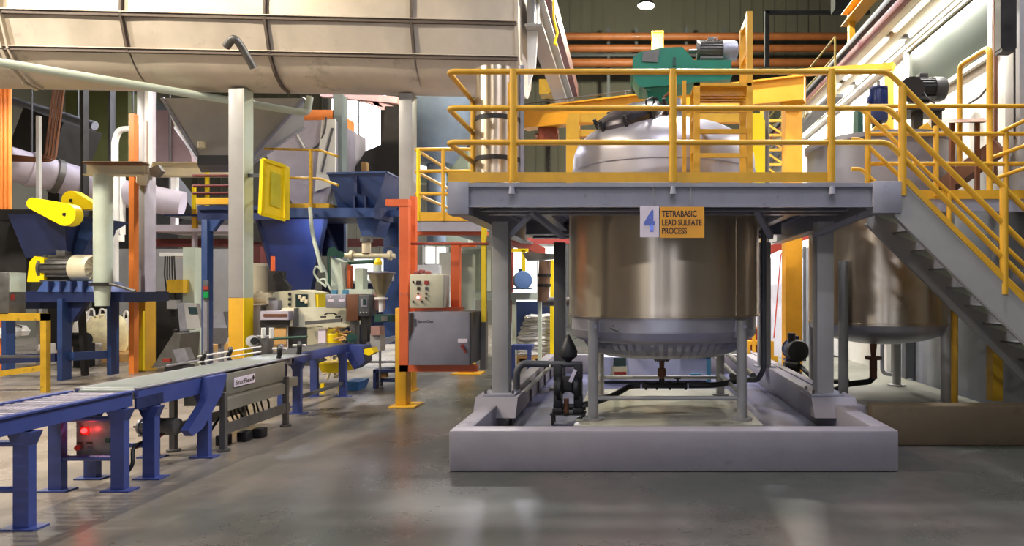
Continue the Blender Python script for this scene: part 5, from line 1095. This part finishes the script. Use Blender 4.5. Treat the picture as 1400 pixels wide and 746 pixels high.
# stainless detector frame under the belt
t = thing('metal_detector', 'stainless detector housing with name plate under the belt', 'detector', (-3.95, 6.8, 0))
det = mat('dull stainless panel', (140, 138, 126), .42, .4, var=.1)
m = MB(); m.box(-4.35, -3.89, 6.36, 7.45, .52, .73, .006); m.box(-4.3, -3.9, 6.36, 7.75, .42, .52); m.build('housing', det, t)
MB().box(-3.9, -3.87, 6.3, 7.5, .375, .49).build('lower_rail', det, t)
for z in (.16,): MB().box(-3.89, -3.86, 6.3, 7.5, z, z + .1).build('stretcher', dsteel, t); MB().box(-4.38, -4.35, 6.3, 7.5, z, z + .1).build('stretcher', dsteel, t)
for y in (6.3, 7.44):
    for x in (-3.88, -4.36): MB().box(x - .025, x + .025, y - .025, y + .025, .02, .56).build('leg', dsteel, t); MB().cyl((x, y, 0), (x, y, .02), .06, 14).build('foot', dsteel, t)
xx = -3.885; pl = MB().box(xx - .004, xx + .004, 6.47, 6.83, .585, .675).build('name_plate', signw, t)
text('StarFlex', ink, t, (xx + .005, 6.49, .605), (0, 1, 0), (0, 0, 1), .28, .045, bold=.004)
MB().prism([(xx + .005, 6.79, .61), (xx + .005, 6.82, .63), (xx + .005, 6.80, .67), (xx + .005, 6.785, .65)], (.003, 0, 0)).build('plate_emblem', ink, t)
m = MB()
for k in range(9):
    y = 6.5 + k * .09; m.tube([(-4.0, y, .42), (-4.02 + random.uniform(-.05, .05), y + .04, .3), (-4.0, y + .1, .17)], .01, 6)
m.build('hose_bundle', dark, t)
t = thing('foot_controls', 'small black boxes on the floor under the stainless detector', 'control box', P(312, 606, 6.5))
for px, py, w_ in ((300, 612, 8), (316, 604, 14), (325, 596, 12)): MB().box(X(px, 6.5) - .05, X(px, 6.5) + .05, 6.35 + (620 - py) * .02, 6.47 + (620 - py) * .02, 0, .1, .01).build('box', black, t)
pipe('black hose lying under the belt conveyor', [P(270, 612, 6.3), P(282, 600, 6.4), P(290, 585, 6.5), P(300, 570, 6.6)], .014, black, 'hose', 'hose', .1)
# guide rods and clamps above the belt
t = thing('guide_rails', 'two thin white guide rods with black clamps above the belt', 'guide rail', (-4.35, 7.2, .76))
for z in (.80, .86): MB().cyl((-4.42, 6.75, z), (-4.42, 7.9, z), .009, 8).build('rod', white, t)
for y in (6.85, 7.3): MB().tube([(-4.42, y, .9), (-4.40, y - .03, .86), (-4.44, y - .02, .8), (-4.42, y, .755)], .022, 8, .03).build('clamp', black, t)
for y in (7.5, 7.95):
    t = thing('guide_clamp', 'curved black clamp on the near belt edge, %s' % ('nearer one' if y < 7.7 else 'farther one'), 'clamp', (-3.98, y, .76), 'curved black clamps')
    MB().tube([(-3.98, y, .9), (-3.95, y - .06, .88), (-3.95, y - .06, .8), (-3.99, y, .78), (-4.0, y + .02, .75)], .026, 8, .04).build('clamp_arm', black, t); MB().cyl((-4.06, y, .87), (-3.9, y, .87), .014, 8).build('clamp_rod', white, t)
t = thing('print_head', 'small grey coder head on a stand above the end of the belt', 'machine', P(352, 470, 8.0)); D = 8.0
MB().pb(345, 366, 459, 484, D, .12, .01).build('case', dsteel, t); MB().cyl(P(345, 466, D - .03), P(345, 466, D + .1), .07, 18).build('wheel', white, t); MB().cyl(P(348, 466, D - .05), P(348, 466, D), .045, 18).build('hub', dark, t)
for px in (360, 371): MB().cyl(P(px, 448, D), P(px, 462, D), .025, 10).build('post', white, t)
# second blue conveyor
t = thing('outfeed_conveyor', 'second blue conveyor with drive box beyond the belt conveyor', 'conveyor', (-4.3, 8.9, 0))
a0, a1 = 8.0, 9.7
for x in (-4.12, -4.55): MB().box(x - .02, x + .02, a0, a1, .63, .75, .004).build('side_rail', cblue, t)
MB().box(-4.55, -4.12, a0 + .04, a1, .735, .755).build('belt', mat('dark belt', (70, 70, 72), .4), t)
MB().cyl((-4.53, a0, .69), (-4.1, a0, .69), .05, 16).build('end_roller', zinc, t)
for x, y in ((-4.13, 8.2), (-4.12, 9.48), (-4.53, 8.6), (-4.53, 9.48)): cleg(cblue, t, x, y, .64)
MB().pprism([(470, 472), (496, 473), (498, 495), (484, 505), (472, 485)], 9.6, .3).build('drive_box', cblue, t)
MB().pprism([(498, 477), (507, 475), (511, 482), (505, 486), (498, 484)], 9.6, .2).build('yellow_cap', byellow, t)
MB().bar((-4.12, 8.2, .2), (-4.12, 9.48, .2), .04, .04).build('stretcher', dgrey, t)
many('roller_table', 'pale steel roller table beyond the second blue conveyor', 'table', MB().prism([P(505, 478, 9.9), P(545, 462, 11.5), P(545, 457, 11.5), P(500, 468, 9.9)], (0, .3, 0)).pb(518, 520, 478, 530, 10.2, .04).pb(540, 542, 465, 530, 11, .04).pb(500, 545, 494, 496, 10.6, .1), zinc, 'table_piece')
one('blue_tub', 'bright blue plastic tub on the floor by the second conveyor', 'tub', MB().frustum(quad(X(475, 10), X(490, 10), 10, 10.3, .01), quad(X(472, 10), X(493, 10), 9.95, 10.35, .15)), mat('plastic blue', (70, 130, 200), .35))
t = thing('blue_crate_table', 'low dark blue steel stand left of the orange frame', 'stand', (X(525, 10.2), 10.3, 0)); D = 10.2
for px in (510, 540): MB().pb(px, px + 4, 506, 531, D, .3).build('leg', dblue, t)
MB().pb(510, 545, 505, 509, D, .3).build('top', dblue, t); MB().pb(510, 545, 519, 522, D + .02, .2).build('shelf', dblue, t); MB().pb(518, 528, 510, 516, D + .05, .1).build('parts_box', card, t)
many('yellow_tray', 'yellow tray lying under the second blue conveyor', 'tray', MB().frustum(quad(X(440, 9.7), X(468, 9.7), 9.7, 10.1, .32), quad(X(436, 9.7), X(470, 9.7), 9.65, 10.15, .46)).pb(438, 443, 524, 545, 9.8, .05).pb(462, 467, 524, 545, 9.8, .05), byellow, 'tray_piece')
m = MB()
for k in range(14):
    a = P(random.uniform(442, 470), random.uniform(486, 505), 9.9); b = P(random.uniform(442, 472), random.uniform(490, 520), 9.9); m.tube([a, (a + b) / 2 + V((.1, 0, random.uniform(-.1, .1))), b], .018, 6)
one('hose_heap', 'tangle of pale hoses under the second blue conveyor', 'hose', m, cream)
# ---------------------------------------------------------------- extruder machines
D = 9.9
t = thing('extruder', 'beige hooded extruder standing beyond the belt conveyor', 'extruder', (X(425, D), D + .3, 0))
MB().prism([P(376, 446, D), P(376, 434, D), P(386, 421, D + .1), P(472, 419, D + .4), P(480, 432, D + .35), P(481, 443, D + .3), P(470, 448, D + .25)], (0, .5, 0)).build('hood', beige, t)
MB().prism([P(376, 446, D - .004), P(376, 434, D - .004), P(386, 421, D + .05), P(404, 421, D + .06), P(404, 446, D - .004)], (0, .4, 0)).build('hood_end', cream, t)
MB().pprism([(417, 439), (466, 435), (466, 440), (417, 444)], D - .02, .06).build('vent_slot', dsteel, t); MB().pprism([(400, 446), (404, 446), (404, 421), (402, 421)], D - .02, .1).build('hood_seam', dgrey, t)
MB().tube([P(444, 430, D + .05), P(448, 428, D), P(456, 428, D), P(460, 430, D + .05)], .012, 6).build('handle', dark, t)
for px in (441, 461): MB().pb(px - 3, px + 3, 432, 434, D - .005, .05).build('latch', dark, t)
m = MB(); m.pb(356, 394, 425, 437, D - .1, .4); m.build('end_head', lil, t); MB().pb(356, 394, 435, 446, D - .05, .4).build('die_opening', dark, t); MB().pb(360, 392, 429, 433, D - .11, .03).build('knob_strip', brown, t)
MB().pb(394, 440, 446, 500, D + .15, .3).build('base_cabinet', dgrey, t); MB().pb(345, 378, 440, 500, D + .3, .3).build('base_cabinet', grey, t)
MB().pb(375, 391, 448, 480, D - .02, .02).build('orange_sheet', card, t); MB().pb(381, 388, 470, 475, D - .03, .02).build('white_label', signw, t)
MB().pb(435, 445, 449, 470, D + .05, .05).build('document_holder', signw, t); MB().pb(420, 448, 447, 475, D + .14, .2).build('beige_leg', beige, t)
MB().cyl(P(350, 464, D - .1), P(420, 460, D - .1), .02, 8).build('rod', dgreen, t)
motor('cream motor lying left of the extruder gearbox', P(350, 408, 10.1), (-1, 0, 0), .48, .09, cream, cream)
one('motor_stand', 'grey pedestal under the cream motor left of the extruder', 'pedestal', MB().pb(343, 356, 417, 533, 10.05, .2), grey)
t = thing('extruder_gearbox', 'beige gear case with open panels on top of the extruder', 'gearbox', P(400, 425, 10.2)); D = 10.2
MB().prism([P(364, 425, D), P(364, 412, D), P(375, 399, D), P(408, 396, D), P(430, 400, D), P(432, 424, D)], (0, .5, 0)).build('case', beige, t)
MB().pb(364, 380, 410, 424, D - .1, .15, .01).build('terminal_case', zinc, t); MB().pb(404, 420, 402, 420, D - .02, .05).build('open_panel', screen, t)
for y in (402, 409, 416): MB().cyl(P(396, y, D - .03), P(396, y, D), .025, 10).build('fitting', dark, t)
m = MB()
for k in range(4): m.obox(P(410 + k * 3, 406 + 3 * (k % 2) + k, D - .02), (.05, .04, .06), None, .01)
m.build('inner_parts', cream, t); MB().pb(429, 435, 402, 421, D + .02, .3).build('yellow_guard', byellow, t)
many('black_unit', 'dark jumble of drive parts on the extruder gear case', 'machine', MB().pb(366, 378, 370, 398, 10.6, .3).bar(P(378, 375, 10.5), P(395, 396, 10.5), .1, .1).bar(P(384, 372, 10.5), P(390, 396, 10.5), .06, .06).pb(430, 445, 404, 420, 10.5, .3), dark, 'drive_part')
one('orange_cone', 'thin orange post behind the extruder gear case', 'post', MB().pb(370, 374, 350, 372, 10.7, .05), orange)
one('pale_drum', 'pale drum standing behind the cream motor', 'drum', MB().lathe([(.22, 0), (.24, .1), (.24, .55), (.2, .6)], (X(357, 12), 12, Z(405, 12)), 24).cyl((X(357, 12), 12, 0), (X(357, 12), 12, Z(404, 12)), .22, 20), cream)
t = thing('extruder_tower', 'pale upright casing with green pulley behind the extruder', 'machine', P(458, 405, 10.4)); D = 10.4
MB().prism([P(452, 402, D), P(470, 402, D), P(466, 358, D), P(453, 352, D)], (0, .3, 0)).build('casing', duckegg, t); MB().cyl(P(455, 344, D - .1), P(455, 344, D + .05), .075, 22).build('pulley', dgreen, t); MB().cyl(P(465, 348, D - .05), P(465, 348, D + .1), .06, 18).build('pulley', dgreen, t)
MB().bar(P(449, 346, D), P(450, 395, D), .03, .03).build('belt', dgreen, t); MB().pb(485, 496, 366, 402, D + .1, .2).build('second_casing', duckegg, t); MB().pb(474, 479, 362, 394, D + .1, .1).build('orange_strip', orange, t)
MB().pb(472, 508, 395, 402, D - .1, .4).build('top_plate', duckegg, t)
t = thing('steel_box', 'stainless box with two white labels beside the tower casing', 'box', P(460, 421, 10)); D = 10.0
MB().pb(445, 473, 402, 421, D, .08, .01).build('case', zinc, t)
for px in (452, 467): MB().pb(px - 4, px + 4, 409, 412, D - .006, .01).build('label', signw, t); MB().cyl(P(px, 406, D - .01), P(px, 406, D), .012, 10).build('screw', signw, t)
for px in (456, 471): MB().pb(px - 3, px + 3, 396, 402, D + .05, .08).build('blue_foot', teal, t)
t = thing('operator_panel', 'dark operator panel with screen on the extruder', 'control panel', P(488, 440, 9.9)); D = 9.9
MB().pb(473, 490, 402, 438, D + .1, .3, .01).build('case', brown, t); MB().pb(490, 505, 403, 432, D, .3, .01).build('front', dgrey, t); MB().pb(493, 502, 408, 420, D - .01, .02).build('display', zinc, t); MB().pb(496, 501, 409, 417, D - .015, .02).build('screen', screen, t)
for px in (493, 497, 501): MB().cyl(P(px, 427, D - .02), P(px, 427, D), .012, 8).build('button', duckegg, t)
MB().pb(493, 502, 432, 475, D + .15, .15).build('stand', dark, t); MB().pb(478, 486, 438, 475, D + .2, .15).build('stand', dsteel, t)
t = thing('feeder_pipe', 'cream cross pipe with clamps below the blue mezzanine', 'pipe', P(505, 350, 10.8)); D = 10.8
MB().cyl(P(470, 349, D), P(540, 350, D), .04, 14).build('pipe_barrel', cream, t)
for px in (481, 533): MB().cyl(P(px - 2, 349, D), P(px + 2, 349, D), .08, 18).build('flange', cream, t)
MB().cyl(P(501, 346, D), P(501, 328, D), .07, 18).build('inlet_pipe', cream, t); MB().cyl(P(501, 331, D), P(501, 326, D), .1, 18).build('inlet_ring', dsteel, t); MB().cyl(P(470, 359, D - .1), P(520, 357, D - .1), .035, 10).build('lower_pipe', dgreen, t)
MB().cyl(P(517, 337, D), P(538, 338, D), .01, 6).build('wire', dgrey, t)
t = thing('cone_hopper', 'conical stainless feeder hopper left of the orange frame', 'hopper', P(521, 425, 9.7)); D = 9.8; c = P(521, 408, D)
s = D / F
MB().lathe([(4 * s, 0), (17 * s, 33 * s), (18 * s, 36 * s), (17 * s, 36 * s)], c, 40).build('cone', mat('olive stainless', (150, 142, 116), .35, .7), t); MB().lathe([(17.5 * s, 34 * s), (19 * s, 34.5 * s), (19 * s, 36 * s), (10 * s, 37 * s), (0, 38 * s)], c, 40).build('lid', zinc, t)
MB().lathe([(9 * s, -1 * s), (9 * s, 1.5 * s), (4 * s, 2 * s)], c, 24).build('outlet_flange', white, t); MB().cyl(c - V((0, 0, 18 * s)), c, 3 * s, 14).build('outlet_tube', white, t)
for px in (505, 537): MB().pb(px - 1, px + 1, 373, 384, D, .03).build('clip', white, t)
MB().cyl(P(517, 372, D), P(517, 358, D), .05, 14).build('loader', duckegg, t); MB().lathe([(.05, 0), (.06, .04), (.03, .1), (0, .11)], P(517, 362, D), 16).build('yellow_cap', byellow, t)
t = thing('feeder_drive', 'green and pink feeder drive under the conical hopper', 'machine', P(522, 470, 9.9)); D = 9.9
MB().pb(512, 536, 430, 440, D, .2).build('drive_case', dgreen, t); MB().pb(521, 530, 432, 439, D - .03, .05).build('screen', dsteel, t); MB().pb(510, 520, 400, 424, D + .2, .2).build('pink_case', mat('pinkish grey', (170, 130, 120), .5), t); MB().pb(507, 519, 446, 458, D + .1, .2).build('pink_case', mat('pinkish grey', (170, 130, 120), .5), t); MB().pb(506, 520, 456, 480, D + .15, .2).build('base', grey, t)
m = MB()
for k in range(16):
    a = P(random.uniform(448, 485), random.uniform(448, 470), 10.1); b = P(random.uniform(448, 485), random.uniform(450, 472), 10.0); m.tube([a, (a + b) / 2 + V((0, -.05, random.uniform(-.1, .12))), b], .014, 6)
one('hose_bundle', 'yellow and cream hose bundle under the extruder hood', 'hose', m, card)
one('yellow_drum', 'small yellow machine cover under the extruder hood', 'cover', MB().lathe([(.12, 0), (.13, .15), (.08, .22), (0, .24)], P(456, 470, 10.1), 20), byellow)
one('green_valve', 'dark green round valve under the extruder hood', 'valve', MB().cyl(P(481, 462, 9.9), P(481, 462, 10.0), .08, 20).cyl(P(481, 462, 9.85), P(481, 462, 10), .03), dgreen)
m = MB()
for pts in ([(441, 372), (433, 362), (428, 372), (436, 384), (446, 392)], [(440, 360), (448, 376), (445, 392)], [(434, 384), (444, 380), (452, 396)]): m.tube([P(x, y, 10.3) for x, y in pts], .016, 6, .1)
one('cable_loops', 'pale cable loops above the stainless box on the extruder', 'cable', m, duckegg)
